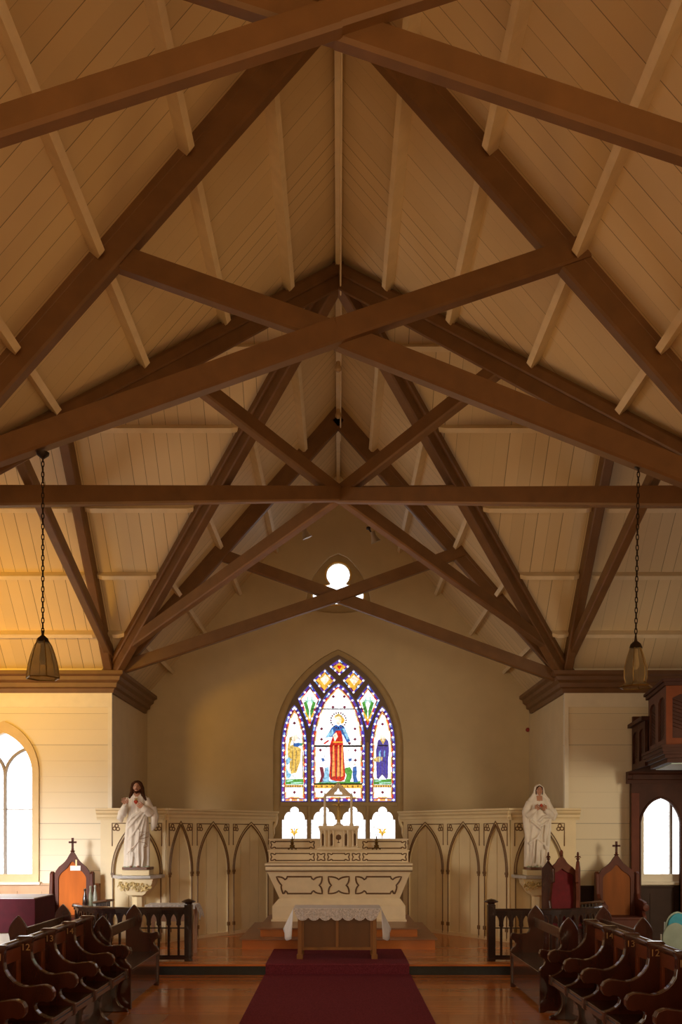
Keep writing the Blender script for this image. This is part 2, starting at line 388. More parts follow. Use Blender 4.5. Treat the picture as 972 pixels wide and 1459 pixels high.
# ================================================================ TRUSSES
def scissor_truss(label, Yp, cy, fy_l, fy_r, uy_l, uy_r, rafters=True, group=None, BD=0.20, BW=0.13):
    """truss in the plane y=Yp. cy: pixel height of the crossing; f*: feet at x=+-HW, u*: upper ends at x=+-2.15"""
    t = thing('scissor_truss', label, 'roof truss', (0, Yp, 4.7), group)
    if rafters:
        for s in (-1, 1):
            b = BM(); beam(b, (0, Yp, 9.14), (s*4.0, Yp, 9.14-1.13*4.0), 0.13, 0.29); obj('principal_rafter', b, beamM, t)
            b = BM(); beam(b, (s*0.02, Yp+0.03, 9.26), (s*4.0, Yp+0.03, 9.26-1.14*4.0), 0.20, 0.10); obj('backing_board', b, beamM, t)
    zc = Z(cy, Yp)
    b = BM(); beam(b, (-HW, Yp-0.035, Z(fy_l, Yp)), (0, Yp-0.035, zc), BW, BD); beam(b, (0, Yp-0.035, zc), (2.15, Yp-0.035, Z(uy_r, Yp)), BW, BD-0.01); obj('scissor_brace', b, beamM, t)
    b = BM(); beam(b, (HW, Yp+0.035, Z(fy_r, Yp)), (0, Yp+0.035, zc), BW, BD); beam(b, (0, Yp+0.035, zc), (-2.15, Yp+0.035, Z(uy_l, Yp)), BW, BD-0.01); obj('scissor_brace', b, beamM, t)
    return t
scissor_truss('brown scissor truss nearest the camera, crossing at the top edge of the photo', 4.7, 36, 380, 395, -155, -155, True, BD=0.15, BW=0.10)
scissor_truss('brown nave scissor truss on the near side of the crossing, holding both pendant lamps', YN, 477, 708, 735, 350, 356)
scissor_truss('brown scissor truss at the chancel arch, braces crossing in front of the trefoil window', YB, 850, 958, 968, 786, 786)
# diagonal trusses of the crossing
for s, nm in ((-1, 'from near left to far right corner'), (1, 'from near right to far left corner')):
    t = thing('diagonal_truss', 'brown diagonal truss over the crossing '+nm, 'roof truss', (0, YC, 4.7))
    for e in (-1, 1):           # e=-1 near half on side s, e=+1 far half on side -s
        sx = s if e < 0 else -s
        b = BM(); beam(b, (0, YC, 9.16), (sx*4.0, YC+e*4.0, 9.16-1.15*4.0), 0.15, 0.28); obj('hip_rafter', b, beamM, t)
        b = BM(); beam(b, (0, YC, 9.24), (sx*4.0, YC+e*4.0, 9.24-1.15*4.0), 0.24, 0.10); obj('backing_board', b, beamM, t)
    o_ = 0.03*s
    b = BM(); beam(b, (s*HW, YN, 4.86), (0, YC+o_, 6.34), 0.13, 0.18); beam(b, (0, YC+o_, 6.34), (-s*1.85, YC+1.85, 7.08), 0.13, 0.17); obj('scissor_brace', b, beamM, t)
    b = BM(); beam(b, (-s*HW, YB, 5.0), (0, YC+o_+0.04, 6.36), 0.13, 0.18); beam(b, (0, YC+o_+0.04, 6.36), (s*1.85, YC-1.85, 7.10), 0.13, 0.17); obj('scissor_brace', b, beamM, t)
# transept trusses
for s, nm in ((-1,'left'),(1,'right')):
    x = s*(HW+0.0); t = thing('transept_truss', 'brown roof truss across the mouth of the %s transept' % nm, 'roof truss', (x, YC, 4.7))
    for e in (-1, 1):
        b = BM(); beam(b, (x, YC, 9.14), (x, YC+e*4.0, 9.14-1.13*4.0), 0.15, 0.30); obj('principal_rafter', b, beamM, t)
        b = BM(); beam(b, (x+0.04*e, YC+e*HW, 4.95), (x+0.04*e, YC, 6.32), 0.13, 0.19); beam(b, (x+0.04*e, YC, 6.32), (x+0.04*e, YC-e*2.1, 7.05), 0.13, 0.18); obj('scissor_brace', b, beamM, t)

# purlins
ords = ['topmost', 'second from the ridge', 'middle', 'second from the eaves', 'lowest']
PL = [0.65, 1.33, 2.08, 2.78, 3.45]
def purlin(p0, p1, label, group, side):
    b = BM(); p0, p1 = Vector(p0), Vector(p1); d = (p1-p0).normalized()
    nrm = side; wv = d.cross(nrm).normalized()           # nrm: downwards normal of the boards
    h, w2 = 0.145, 0.033
    sec = [(-w2, 0.0), (w2, 0.0), (w2, h), (-w2, h)]
    c = 0.09
    # bevelled nose at both ends
    def ring(p, hh): return [b.verts.new(p + wv*a + nrm*(min(q, hh))) for a, q in sec]
    r = [ring(p0, h-0.05), ring(p0 + d*c, h), ring(p1 - d*c, h), ring(p1, h-0.05)]
    for a_, c_ in zip(r, r[1:]):
        for i in range(4): b.faces.new((a_[i], a_[(i+1)%4], c_[(i+1)%4], c_[i]))
    b.faces.new(r[0]); b.faces.new(r[-1][::-1])
    tag(obj('purlin', b, purM), label, 'purlin', group)
for s, nm in ((-1,'left'),(1,'right')):
    nN = Vector((-s*SL, 0, -1)).normalized(); nT = Vector((0, -SL, -1)).normalized()
    for i, d in enumerate(PL):
        z = roof(d)
        segs = [(1.7, 4.63, 'before the nearest truss'), (4.77, YN-0.07, 'between the two nearest trusses'),
                (YN+0.07, YC-d-0.08, 'before the near diagonal rafter'),
                (YC+d+0.08, YB-0.07, 'past the far diagonal rafter'), (YB+0.07, YW, 'against the altar wall')]
        for (a_, c_, w_) in segs:
            if c_-a_ < 0.15: continue
            purlin((s*d, a_, z), (s*d, c_, z), '%s cream purlin on the %s slope %s' % (ords[i], nm, w_), 'cream nave and chancel purlins', nN)
        for (a_, c_, w_) in ((d+0.1, HW-0.08, 'before its truss'), (HW+0.08, TX, 'beyond its truss')):
            if c_-a_ < 0.15: continue
            purlin((s*a_, YC+d, z), (s*c_, YC+d, z), '%s cream purlin of the %s transept %s' % (ords[i], nm, w_), 'cream transept purlins', nT)
b = BM(); box(b, -0.035, 0.035, -6, YW, ZR-0.16, ZR-0.02); tag(obj('ridge_beam', b, purM), 'narrow cream ridge board running the length of the roof peak', 'ridge beam')
b = BM(); tube(b, [(0.03, 2, 9.1), (0.03, 6.9, 9.1), (0.03, 7.75, 8.93), (0.03, YC-0.2, 8.95), (0.04, YC+0.4, 8.93), (0.04, YB, 8.93), (0.04, YB+0.5, 8.95)], 0.012, 6)
tag(obj('conduit_pipe', b, purM), 'thin cream electrical conduit below the roof ridge', 'conduit')
for (yy, w_) in ((7.1, 'near the top of the photo'), (13.4, 'above the crossed braces'), (14.9, 'farther towards the altar')):
    b = BM(); lathe(b, [(0.03,0.06),(0.035,0.0),(0.05,-0.02),(0.05,-0.06),(0.02,-0.09)], (0.0, yy, 8.93), 12)
    tag(obj('ceiling_fitting', b, mat('pale_brown_fitting', (0.45,0.30,0.16), 0.5), smooth=True), 'small round cable fitting on the ridge conduit '+w_, 'ceiling fitting', 'ridge conduit fittings')
# two spotlights
for (px, py, sx, w_) in ((433, 757, -1, 'left'), (531, 763, 1, 'right')):
    Y_ = 13.0; p = Vector((X(px,Y_), Y_, Z(py,Y_)))
    t = thing('spotlight', 'small silver spotlight under the %s diagonal brace' % w_, 'spotlight', p)
    b = BM(); tube(b, [p+Vector((-0.06*1,0,0.10)), p+Vector((0,0,0.02))], 0.012, 6); lathe(b, [(0.03,0),(0.03,0.03)], p+Vector((-0.06,0,0.09)), 10); obj('bracket', b, ironM, t)
    b = BM(); q = p+Vector((0.05,0.02,-0.09)); 
    tube(b, [p+Vector((0,0,0.05)), p+Vector((0.012,0,0.0)), q], [0.035,0.035,0.075], 12); obj('lamp_head', b, mat('aluminium', (0.4,0.34,0.28), 0.35, metal=0.7), t, smooth=True)

# ================================================================ PENDANT LAMPS
glassP = mat('smoky_amber_glass', (0.58, 0.52, 0.40), 0.15, var=0.2)
glassP.node_tree.nodes['Principled BSDF'].inputs['Transmission Weight'].default_value = 0.85
glassP.node_tree.nodes['Principled BSDF'].inputs['IOR'].default_value = 1.1
def pendant(px, topy, capy, boty, flare, label, dx):
    Y_ = YN - 0.035 if px < 482 else YN + 0.035; x = X(px, Y_); zt = Z(topy, Y_); zc = Z(capy, Y_); zb = Z(boty, Y_)
    x2 = X(px+dx, Y_)
    t = thing('pendant_lamp', label, 'pendant lamp', (x, Y_, zt), 'hexagonal glass pendants')
    b = BM(); lathe(b, [(0.015,-0.05),(0.05,-0.02),(0.055,0.0),(0.02,0.01)], (x, Y_, zt), 12); obj('ceiling_hook', b, ironM, t, smooth=True)
    b = BM(); n = int((zt-zc)/0.045)
    for k in range(n):
        z = zt - 0.03 - (zt-zc-0.03)*(k+0.5)/n; xx = x + (x2-x)*(k+0.5)/n
        a = 0 if k % 2 else PI/2
        pts = []
        for q in range(8):
            th = 2*PI*q/8; pts.append((xx + 0.011*math.cos(th)*math.cos(a), Y_ + 0.011*math.cos(th)*math.sin(a), z + 0.029*math.sin(th)))
        tube(b, pts, 0.0045, 4, closed=True)
    obj('chain', b, ironM, t)
    b = BM(); lathe(b, [(0.008,0.07),(0.012,0.03),(0.045,0.0),(0.055,-0.03),(0.045,-0.035)], (x2, Y_, zc), 12); obj('cap', b, ironM, t, smooth=True)
    H = zc-zb; rw = 0.138
    pr = [(0.045,-0.02),(0.072,-H*0.18),(0.098,-H*0.38),(0.118,-H*0.58),(0.132,-H*0.80),(rw,-H*0.97)]
    if flare: pr = [(0.040,-0.02),(0.070,-H*0.30),(0.095,-H*0.55),(0.095,-H*0.78),(0.085,-H*0.90),(0.14,-H*1.0)]
    hexp = lambda r, z, k: Vector((x2 + r*math.cos(PI/3*k + PI/6*0), Y_ + r*math.sin(PI/3*k), zc+z))
    b = BM()
    for k in range(6):
        for (r0, z0), (r1, z1) in zip(pr, pr[1:]):
            m = 0.06
            A, B_, C_, D_ = hexp(r0,z0,k), hexp(r0,z0,k+1), hexp(r1,z1,k+1), hexp(r1,z1,k)
            ctr = (A+B_+C_+D_)/4; off = Vector((ctr.x-x2, ctr.y-Y_, 0)).normalized()*0.004
            lo = [b.verts.new(v) for v in (A,B_,C_,D_)]; hi = [b.verts.new(v+off) for v in (A,B_,C_,D_)]
            b.faces.new(lo); b.faces.new(hi[::-1])
            for i in range(4): b.faces.new((lo[i], hi[i], hi[(i+1)%4], lo[(i+1)%4]))
    obj('glass_shade', b, glassP, t)
    b = BM()
    for k in range(6):
        tube(b, [hexp(r+0.003, z, k) for r, z in pr], 0.0045, 5)
    tube(b, [hexp(pr[-1][0], pr[-1][1], k) for k in range(6)], 0.006, 5, closed=True)
    obj('metal_rib', b, brassM, t)
    b = BM(); lathe(b, [(0.018,-0.04),(0.02,-0.10),(0.028,-0.14),(0.03,-0.19),(0.012,-0.22)], (x2, Y_, zc), 12)
    obj('bulb', b, mat('frosted_bulb', (0.8,0.78,0.7), 0.3), t, smooth=True)
pendant(61, 645, 910, 968, False, 'hexagonal smoky glass pendant lamp hanging at the left on a dark chain', 0)
pendant(910, 660, 918, 979, True, 'hexagonal glass pendant lamp with flared petals hanging at the right', -4)

# ================================================================ STAINED GLASS WINDOW
YG = YW + 0.14
root = thing('window_3', None, None, (0, YG, Z(1212, YG))); root['kind'] = 'structure'; root['label'] = 'tall pointed stained glass window above the altar with robed figures'
def zp(x, y): px = 380 + x/4.629; py = 920 + y/4.629; return (X(px, YG), Z(py, YG))
def lancet(xl, xr, yb, yapex, xa, ys):
    """pixel-measured lancet: left, right, bottom, apex, springing -> polygon"""
    l = []; 
    for i in range(9):
        t = i/8; a = t*PI/2*0.80
        l.append((xl + (xa-xl)*(1-math.cos(a))/(1-math.cos(PI/2*0.80)), ys + (yapex-ys)*math.sin(a)/math.sin(PI/2*0.80)))
    r = [(xr + (xa-xr)*(q[0]-xl)/(xa-xl), q[1]) for q in l[:-1]][::-1]
    return [zp(*p) for p in [(xl,yb)] + l + r + [(xr,yb)]]
lights = {
 'left': lancet(98, 268, 1028, 392, 184, 690),
 'center': lancet(293, 650, 1028, 250, 475, 660),
 'right': lancet(680, 850, 1028, 400, 763, 700),
 'top': [zp(*p) for p in ((480,90),(550,138),(480,200),(410,138))],
 'dl': [zp(*p) for p in ((385,155),(458,228),(378,318),(305,228))],
 'dr': [zp(*p) for p in ((573,160),(650,230),(573,322),(500,230))],
 'll': [zp(*p) for p in ((288,248),(362,355),(282,550),(205,350))],
 'lr': [zp(*p) for p in ((670,255),(748,360),(663,560),(592,360))]}
def trefoilhead(x0, x1, yt=1062, yb=1300):
    c = (x0+x1)/2; hw = (x1-x0)/2; pts = [(x0, yb), (x0, 1148)]
    for i in range(7):     # left lobe
        a = PI - (PI/2)*i/6*1.05; pts.append((c - hw*0.42 + hw*0.42*math.cos(a), 1148 - 0 + -52*math.sin(a)))
    for i in range(9):
        a = PI*1.15 - (PI*1.3)*i/8; pts.append((c + hw*0.36*math.cos(a), 1090 - 28*math.sin(a)))
    for i in range(7):
        a = PI/2*1.05 - (PI/2)*i/6*1.05; pts.append((c + hw*0.42 + hw*0.42*math.cos(a), 1148 - 52*math.sin(a)))
    pts += [(x1, 1148), (x1, yb)]
    return [zp(*p) for p in pts]
lows = [trefoilhead(*p) for p in ((102,266),(295,466),(487,652),(682,848))]
inner_op = arch(0.0, 1.335, Z(1212, YG), 3.75, Z(925, YG), 16)
sq = [(x*1.03, z + (0.02 if z > 3.8 else 0)) for x, z in inner_op]
b = BM(); plate(b, [sq] + list(lights.values()) + lows, 0.09, y=YG); obj('tracery', b, casM, root)
tr_c = mat('violet_brown_mullion', (0.19, 0.135, 0.11), 0.5, var=0.08)
b = BM(); plate(b, [arch(0.0, 1.19, zp(0,1032)[1], 3.75, Z(934, YG), 16)] + list(lights.values()), 0.03, y=YG-0.055); obj('mullion', b, tr_c, root)
b = BM()
box(b, *sorted((zp(92,0)[0], zp(860,0)[0])), YG-0.10, YG-0.045, zp(0,1058)[1], zp(0,1034)[1])
for xx in (281, 665):
    box(b, zp(xx-8,0)[0], zp(xx+8,0)[0], YG-0.09, YG-0.045, zp(0,1300)[1], zp(0,640)[1])
box(b, zp(472,0)[0], zp(482,0)[0], YG-0.08, YG-0.045, zp(0,1300)[1], zp(0,1058)[1])
obj('transom', b, casM, root, bevel=0.006)
# glass colours
gW = glow('white_glass', (1.0, 0.98, 1.0), 1.5); gB = glow('blue_glass', (0.06, 0.05, 0.55), 0.75); gP = glow('violet_glass', (0.28, 0.07, 0.45), 0.8)
gR = glow('red_glass', (0.85, 0.025, 0.015), 0.8); gO = glow('orange_glass', (1.0, 0.42, 0.10), 1.0); gY = glow('amber_glass', (1.0, 0.55, 0.06), 0.95)
gM = glow('maroon_glass', (0.30, 0.02, 0.07), 0.55); gG = glow('green_glass', (0.12, 0.50, 0.08), 0.7); gC = glow('pale_blue_glass', (0.30, 0.62, 0.85), 1.0)
gS = glow('sky_blue_glass', (0.04, 0.20, 0.65), 0.7); gN = glow('indigo_glass', (0.12, 0.09, 0.42), 0.7); gK = mat('lead_came', (0.02, 0.02, 0.02), 0.5)
gF = glow('flesh_glass', (1.0, 0.78, 0.60), 1.25); gL = glow('gold_glass', (0.80, 0.55, 0.14), 0.95); gT = glow('mint_glass', (0.45, 0.85, 0.65), 1.0); gBr = glow('brown_glass', (0.35, 0.14, 0.03), 0.6)
GM = [gW,gB,gP,gR,gO,gY,gM,gG,gC,gS,gN,gK,gF,gL,gT,gBr]; GI = {m: i for i, m in enumerate(GM)}
def inset(poly, d):
    n = len(poly); A = sum(poly[i][0]*poly[(i+1)%n][1]-poly[(i+1)%n][0]*poly[i][1] for i in range(n)); sg = 1 if A > 0 else -1
    out = []
    for i in range(n):
        p0, p, p1 = Vector(poly[i-1]), Vector(poly[i]), Vector(poly[(i+1)%n])
        e0 = (p-p0).normalized(); e1 = (p1-p).normalized()
        n0 = Vector((-e0.y, e0.x))*sg; n1 = Vector((-e1.y, e1.x))*sg
        m = n0+n1; 
        if m.length < 1e-6: m = n0
        m.normalize(); k = max(0.35, m.dot(n0)); out.append(tuple(p + m*d/k))
    return out
class Glass:
    def __init__(s): s.b = BM(); s.layer = 0
    def poly(s, pts, m, lay=1):
        y0 = YG + 0.02 - lay*0.004
        vs = prism_f(s.b, pts, y0-0.003, y0, GI[m])
    def px(s, pts, m, lay=3): s.poly([zp(*p) for p in pts], m, lay)
    def dot(s, c, r, m, lay=4): s.poly([(c[0]+r*math.cos(PI/4*k+PI/8), c[1]+r*math.sin(PI/4*k+PI/8)) for k in range(8)], m, lay)
    def ring(s, poly, a, c, mats, seg, lay):
        # coloured border pieces, cut to roughly equal lengths
        A, B_ = inset(poly, a), inset(poly, c); n = len(poly); cnt = 0
        for i in range(n):
            j = (i+1) % n; L = (Vector(A[i])-Vector(A[j])).length; k = max(1, round(L/seg))
            for q in range(k):
                t0, t1 = q/k, (q+1)/k
                P = [Vector(A[i]).lerp(Vector(A[j]), t) for t in (t0, t1)] + [Vector(B_[i]).lerp(Vector(B_[j]), t) for t in (t1, t0)]
                s.poly([tuple(v) for v in P], mats[cnt % len(mats)], lay); cnt += 1
    def dots(s, poly, d, seg, r, m=None):
        A = inset(poly, d); n = len(A)
        for i in range(n):
            j = (i+1) % n; L = (Vector(A[i])-Vector(A[j])).length; k = max(1, round(L/seg))
            for q in range(k): s.dot(tuple(Vector(A[i]).lerp(Vector(A[j]), q/k)), r, m or gW, 5)
def prism_f(bm, pts, a, b, mi):
    n0 = len(bm.faces)
    va = [bm.verts.new((p[0], a, p[1])) for p in pts]; vb = [bm.verts.new((p[0], b, p[1])) for p in pts]
    fs = [bm.faces.new(va), bm.faces.new(vb[::-1])]
    n = len(pts)
    for i in range(n): fs.append(bm.faces.new((va[i], vb[i], vb[(i+1)%n], va[(i+1)%n])))
    for f in fs: f.material_index = mi
def light_glass(name, poly, extra, seg=0.085, scale=1.0, inner=(gP, gM, gM, gR)):
    g = Glass(); big = inset(poly, -0.012)
    g.poly(big, gW, 0)
    g.ring(poly, -0.012, 0.020*scale, [gB], 9, 1); g.ring(poly, 0.020*scale, 0.044*scale, [gC, gB, gP, gN], seg, 1)
    g.ring(poly, 0.044*scale, 0.072*scale, list(inner), seg, 1)
    if scale == 1.0: g.ring(poly, 0.072, 0.096, [gO, gF, gL], seg*1.3, 1)
    g.dots(poly, 0.036*scale, 0.150, 0.023, gW)
    if extra: extra(g)
    o = obj('stained_glass_light', g.b, GM, root); return o
def diamond(g, x, y, r=11, m=None): g.px([(x-r,y),(x,y-r),(x+r,y),(x,y+r)], m or gM, 3)
def fig_center(g):
    for x, y in ((440,335),(512,335),(437,405),(514,405),(362,548),(583,548),(362,617),(583,617),(355,688),(585,690),(585,755),(362,965),(580,968)): diamond(g, x, y)
    for y, h in ((417,3),(662,6),(912,5)): g.px([(298,y-h),(648,y-h),(648,y+h),(298,y+h)], gK, 4)
    g.px([(320,917),(632,917),(632,940),(320,940)], gY, 3)
    for k in range(9): g.px([(325+k*34,922),(335+k*34,922),(335+k*34,934),(325+k*34,934)], gBr, 4)
    # halo of beads
    for k in range(20):
        a = 2*PI*k/20; g.dot(zp(474+50*math.cos(a), 492+50*math.sin(a)), 0.017, gK if k % 2 else gM, 3)
    g.px([(488,470),(506,474),(516,492),(506,510),(490,515)], gY, 3)
    # figure: head, veil, mantle, red robe
    g.px([(455,462),(474,452),(493,462),(497,490),(488,515),(474,523),(460,515),(452,490)], gF, 3)
    g.px([(450,462),(474,446),(498,462),(500,478),(474,464),(448,478)], gL, 4)
    g.px([(430,540),(458,520),(474,530),(490,520),(515,540),(552,628),(530,640),(505,590),(470,560),(440,600),(388,606),(408,575)], gS, 3)
    g.px([(388,606),(408,575),(436,548),(442,575),(425,598)], gC, 4)
    g.px([(498,548),(515,545),(545,615),(530,618)], gC, 4)
    g.px([(458,560),(490,560),(500,600),(504,640),(512,760),(520,860),(512,885),(490,895),(450,893),(420,882),(412,860),(420,760),(416,660),(428,620),(440,590)], gR, 4)
    for x0, x1 in ((437,446),(470,478),(495,502)): g.px([(x0,660),(x1,655),(x1+4,860),(x0-6,865)], gO, 5)
    g.px([(436,590),(460,572),(470,600),(450,632)], gF, 5)
    g.px([(440,632),(504,632),(504,640),(440,640)], gY, 5)
    for (x0, x1) in ((428,431),(460,463),(485,488)): g.px([(x0,670),(x1,670),(x1+1,880),(x0-2,880)], gM, 5)
    g.px([(372,645),(405,622),(415,626),(385,650)], gR, 4); g.px([(538,632),(556,640),(552,655),(536,648)], gM, 4)
    # robed small figures left and right
    g.px([(348,800),(372,800),(382,850),(378,900),(345,902),(360,860)], gM, 4); g.dot(zp(368,790), 0.022, gF, 4)
    g.px([(385,805),(408,800),(413,850),(410,902),(362,904),(378,860)], gC, 4); g.dot(zp(396,790), 0.022, gF, 4); g.px([(360,745),(375,740),(383,755),(370,768)], gS, 5)
    g.px([(520,805),(550,800),(566,830),(560,870),(548,903),(515,895),(528,855),(512,828)], gG, 4); g.dot(zp(545,788), 0.022, gF, 4)
    g.px([(570,800),(592,795),(596,830),(592,860),(604,900),(575,903),(566,850)], gS, 4); g.dot(zp(582,783), 0.022, gF, 4); g.px([(538,748),(562,740),(560,758),(545,765)], gS, 5)
    g.px([(335,905),(400,890),(440,896),(520,896),(580,898),(618,892),(618,908),(335,909)], gG, 4); g.px([(400,897),(440,888),(470,898),(440,904)], gC, 5)
    # lead lines
    for pts in ([(300,757),(648,757)],[(400,640),(375,760)],[(545,650),(530,740)],[(515,590),(600,650)]):
        (x0,y0),(x1,y1) = pts; g.px([(x0,y0),(x1,y1),(x1+1.5,y1+1.5),(x0+1.5,y0+1.5)], gK, 3)
def base_side(g, x0, x1, right):
    diamond(g, (x0+x1)/2, 510 if not right else 517); diamond(g, (x0+x1)/2, 967)
    g.px([(x0+26,882),(x1-26,878),(x1-26,915),(x0+26,915)], gG, 3)
    g.px([(x0+30,890),(x0+70,884),(x0+78,892),(x0+34,899)], gT, 4); g.px([(x0+60,903),(x1-34,897),(x1-30,906),(x0+66,912)], gT, 4)
    g.px([(x0+26,918),(x1-26,918),(x1-26,934),(x0+26,934)], gBr, 3)
    for k in range(7): g.px([(x0+31+k*16,921),(x0+40+k*16,921),(x0+40+k*16,931),(x0+31+k*16,931)], gY, 4)
    g.px([(x0+26,1012),(x1-26,1012),(x1-26,1024),(x0+26,1024)], gO, 3)
def fig_left(g):
    base_side(g, 98, 268, False)
    g.px([(165,592),(200,588),(208,612),(185,635),(162,618)], gF, 3)
    g.px([(150,605),(172,600),(158,650),(144,700),(136,690)], gL, 3)
    g.px([(140,665),(180,650),(228,680),(222,760),(196,838),(160,845),(152,780),(140,740)], gL, 4)
    for x in (158,182,205): g.px([(x,690),(x+5,690),(x-4,830),(x-9,830)], gY, 5)
    for x in (170,195): g.px([(x,690),(x+3,690),(x-3,825),(x-6,825)], gBr, 5)
    g.px([(176,645),(212,640),(236,650),(206,668),(178,664)], gS, 5); g.px([(212,640),(244,645),(226,665)], gG, 5)
    g.px([(128,750),(148,735),(166,750),(150,775),(132,790),(128,770)], gC, 5); g.px([(128,800),(145,835),(165,852),(150,875),(130,872)], gC, 4)
    g.px([(165,850),(232,842),(240,878),(170,880)], gW, 4)
    for (x0,y0,x1,y1) in ((152,602,185,650),(202,598,232,640),(165,600,150,640),(235,700,238,870),(165,850,190,875)): g.px([(x0,y0),(x0+3,y0),(x1+3,y1),(x1,y1)], gK, 5)
def fig_right(g):
    base_side(g, 680, 850, True)
    g.px([(752,592),(775,590),(782,615),(768,640),(748,618)], gF, 3)
    g.px([(735,625),(752,615),(768,650),(785,612),(803,630),(808,690),(802,745),(800,870),(790,880),(765,858),(740,882),(726,872),(722,760),(722,690)], gN, 4)
    for x in (733,752,775,792): g.px([(x,670),(x+4,670),(x+3,850),(x-3,850)], gB, 5)
    g.px([(740,700),(752,690),(756,760),(742,765)], gC, 5); g.px([(775,690),(782,690),(780,735),(772,735)], gC, 5)
    g.px([(705,748),(735,730),(765,735),(762,758),(740,768),(708,762)], gL, 5)
    g.px([(762,850),(790,882),(735,884)], gW, 5)
    g.px([(748,618),(768,652),(788,615),(780,612),(768,632),(756,612)], gL, 5)
    g.px([(735,655),(800,655),(800,662),(735,662)], gK, 5)
light_glass('left', lights['left'], fig_left); light_glass('center', lights['center'], fig_center); light_glass('right', lights['right'], fig_right)
def dia_y(key, heart=False):
    def f(g):
        p = lights[key]; g.poly(inset(p, 0.055), gY, 2); q = inset(p, 0.10 if not heart else 0.085)
        if heart: c = zp(480, 140); g.dot((c[0]-0.02, c[1]+0.01), 0.026, gR, 4); g.dot((c[0]+0.02, c[1]+0.01), 0.026, gR, 4); g.poly([(c[0]-0.043,c[1]),(c[0]+0.043,c[1]),(c[0],c[1]-0.055)], gR, 4)
        else: g.poly([(x+0.01, z+0.03) for x, z in q], gF, 3)
    return f
light_glass('t', lights['top'], dia_y('top', True), 0.09, 0.8, (gM, gP)); light_glass('a', lights['dl'], dia_y('dl'), 0.1, 0.8, (gM, gO)); light_glass('b', lights['dr'], dia_y('dr'), 0.1, 0.8, (gM, gO))
def lily(cx):
    def f(g):
        g.px([(cx-40,375),(cx-20,365),(cx-3,430),(cx-5,478),(cx-22,440)], gG, 3); g.px([(cx+40,375),(cx+20,365),(cx+3,430),(cx+5,478),(cx+22,440)], gG, 3)
        g.px([(cx-18,335),(cx-11,335),(cx-9,380),(cx-20,380)], gT, 3); g.px([(cx+18,335),(cx+11,335),(cx+9,380),(cx+20,380)], gT, 3)
        g.px([(cx-38,360),(cx+38,360),(cx+34,367),(cx-34,367)], gT, 4)
        g.px([(cx-34,440),(cx,520),(cx+34,440),(cx+26,430),(cx,485),(cx-26,430)], gY, 4); g.px([(cx-16,480),(cx,530),(cx+16,480),(cx,505)], gR, 5)
    return f
light_glass('c', lights['ll'], lily(284), 0.1, 0.9, (gM, gO, gR)); light_glass('d', lights['lr'], lily(668), 0.1, 0.9, (gM, gO, gR))
for i, pl in enumerate(lows):
    g = Glass(); g.poly(inset(pl, -0.01), gW, 0)
    for k in range(9):
        x0 = min(p[0] for p in pl); x1 = max(p[0] for p in pl); z0 = pl[0][1]; g.dot((random.uniform(x0+.05,x1-.05), random.uniform(z0+0.1, z0+0.6)), 0.008, random.choice([gC,gP,gL]), 2)
    if i in (0, 3):
        cx = 182 if i == 0 else 763
        for sx in (-1, 1):
            g.px([(cx,1262),(cx+sx*10,1240),(cx+sx*26,1232),(cx+sx*16,1222),(cx+sx*30,1205),(cx+sx*12,1208),(cx+sx*3,1225)], gY, 3)
        g.px([(cx-2,1205),(cx+2,1205),(cx+2,1275),(cx-2,1275)], gBr, 4)
    obj('plain_glass_light', g.b, GM, root)
# trefoil window
root4 = thing('window_4', None, None, (0, YG, Z(870, YG))); root4['kind'] = 'structure'; root4['label'] = 'small trefoil window in a pointed surround high in the gable'
tre = []
c3 = [(0, 822, 17.2), (24.5, 848.5, 12.5), (-24.5, 848.5, 12.5)]
def trefoil(grow):
    pts = []
    def arc(cx, cy, r, a0, a1, n=12):
        for i in range(n+1):
            a = math.radians(a0 + (a1-a0)*i/n); pts.append((X(482+cx+(r+grow)*math.cos(a), YG), Z(cy-(r+grow)*math.sin(a), YG)))
    arc(0, 820, 16.5, 228, -48, 18); arc(23.5, 849, 12.5, 100, -95, 12); arc(-23.5, 849, 12.5, 275, 80, 12)
    return pts
so = [(x*1.05, (z-Z(840,YW))*1.05+Z(840,YG)) for x, z in smallopen]
b = BM(); plate(b, [so, trefoil(0)], 0.06, y=YG-0.02); obj('tracery', b, casM, root4)
b = BM(); tube(b, [(x, YG-0.055, z) for x, z in trefoil(1.6)], 0.012, 6, closed=True); obj('gilt_bead', b, mat('bright_gilt', (0.75,0.42,0.06), 0.4), root4, smooth=True)
b = BM(); prism(b, trefoil(2), 'xz', YG+0.015, YG+0.02); obj('pane', b, paneW, root4)

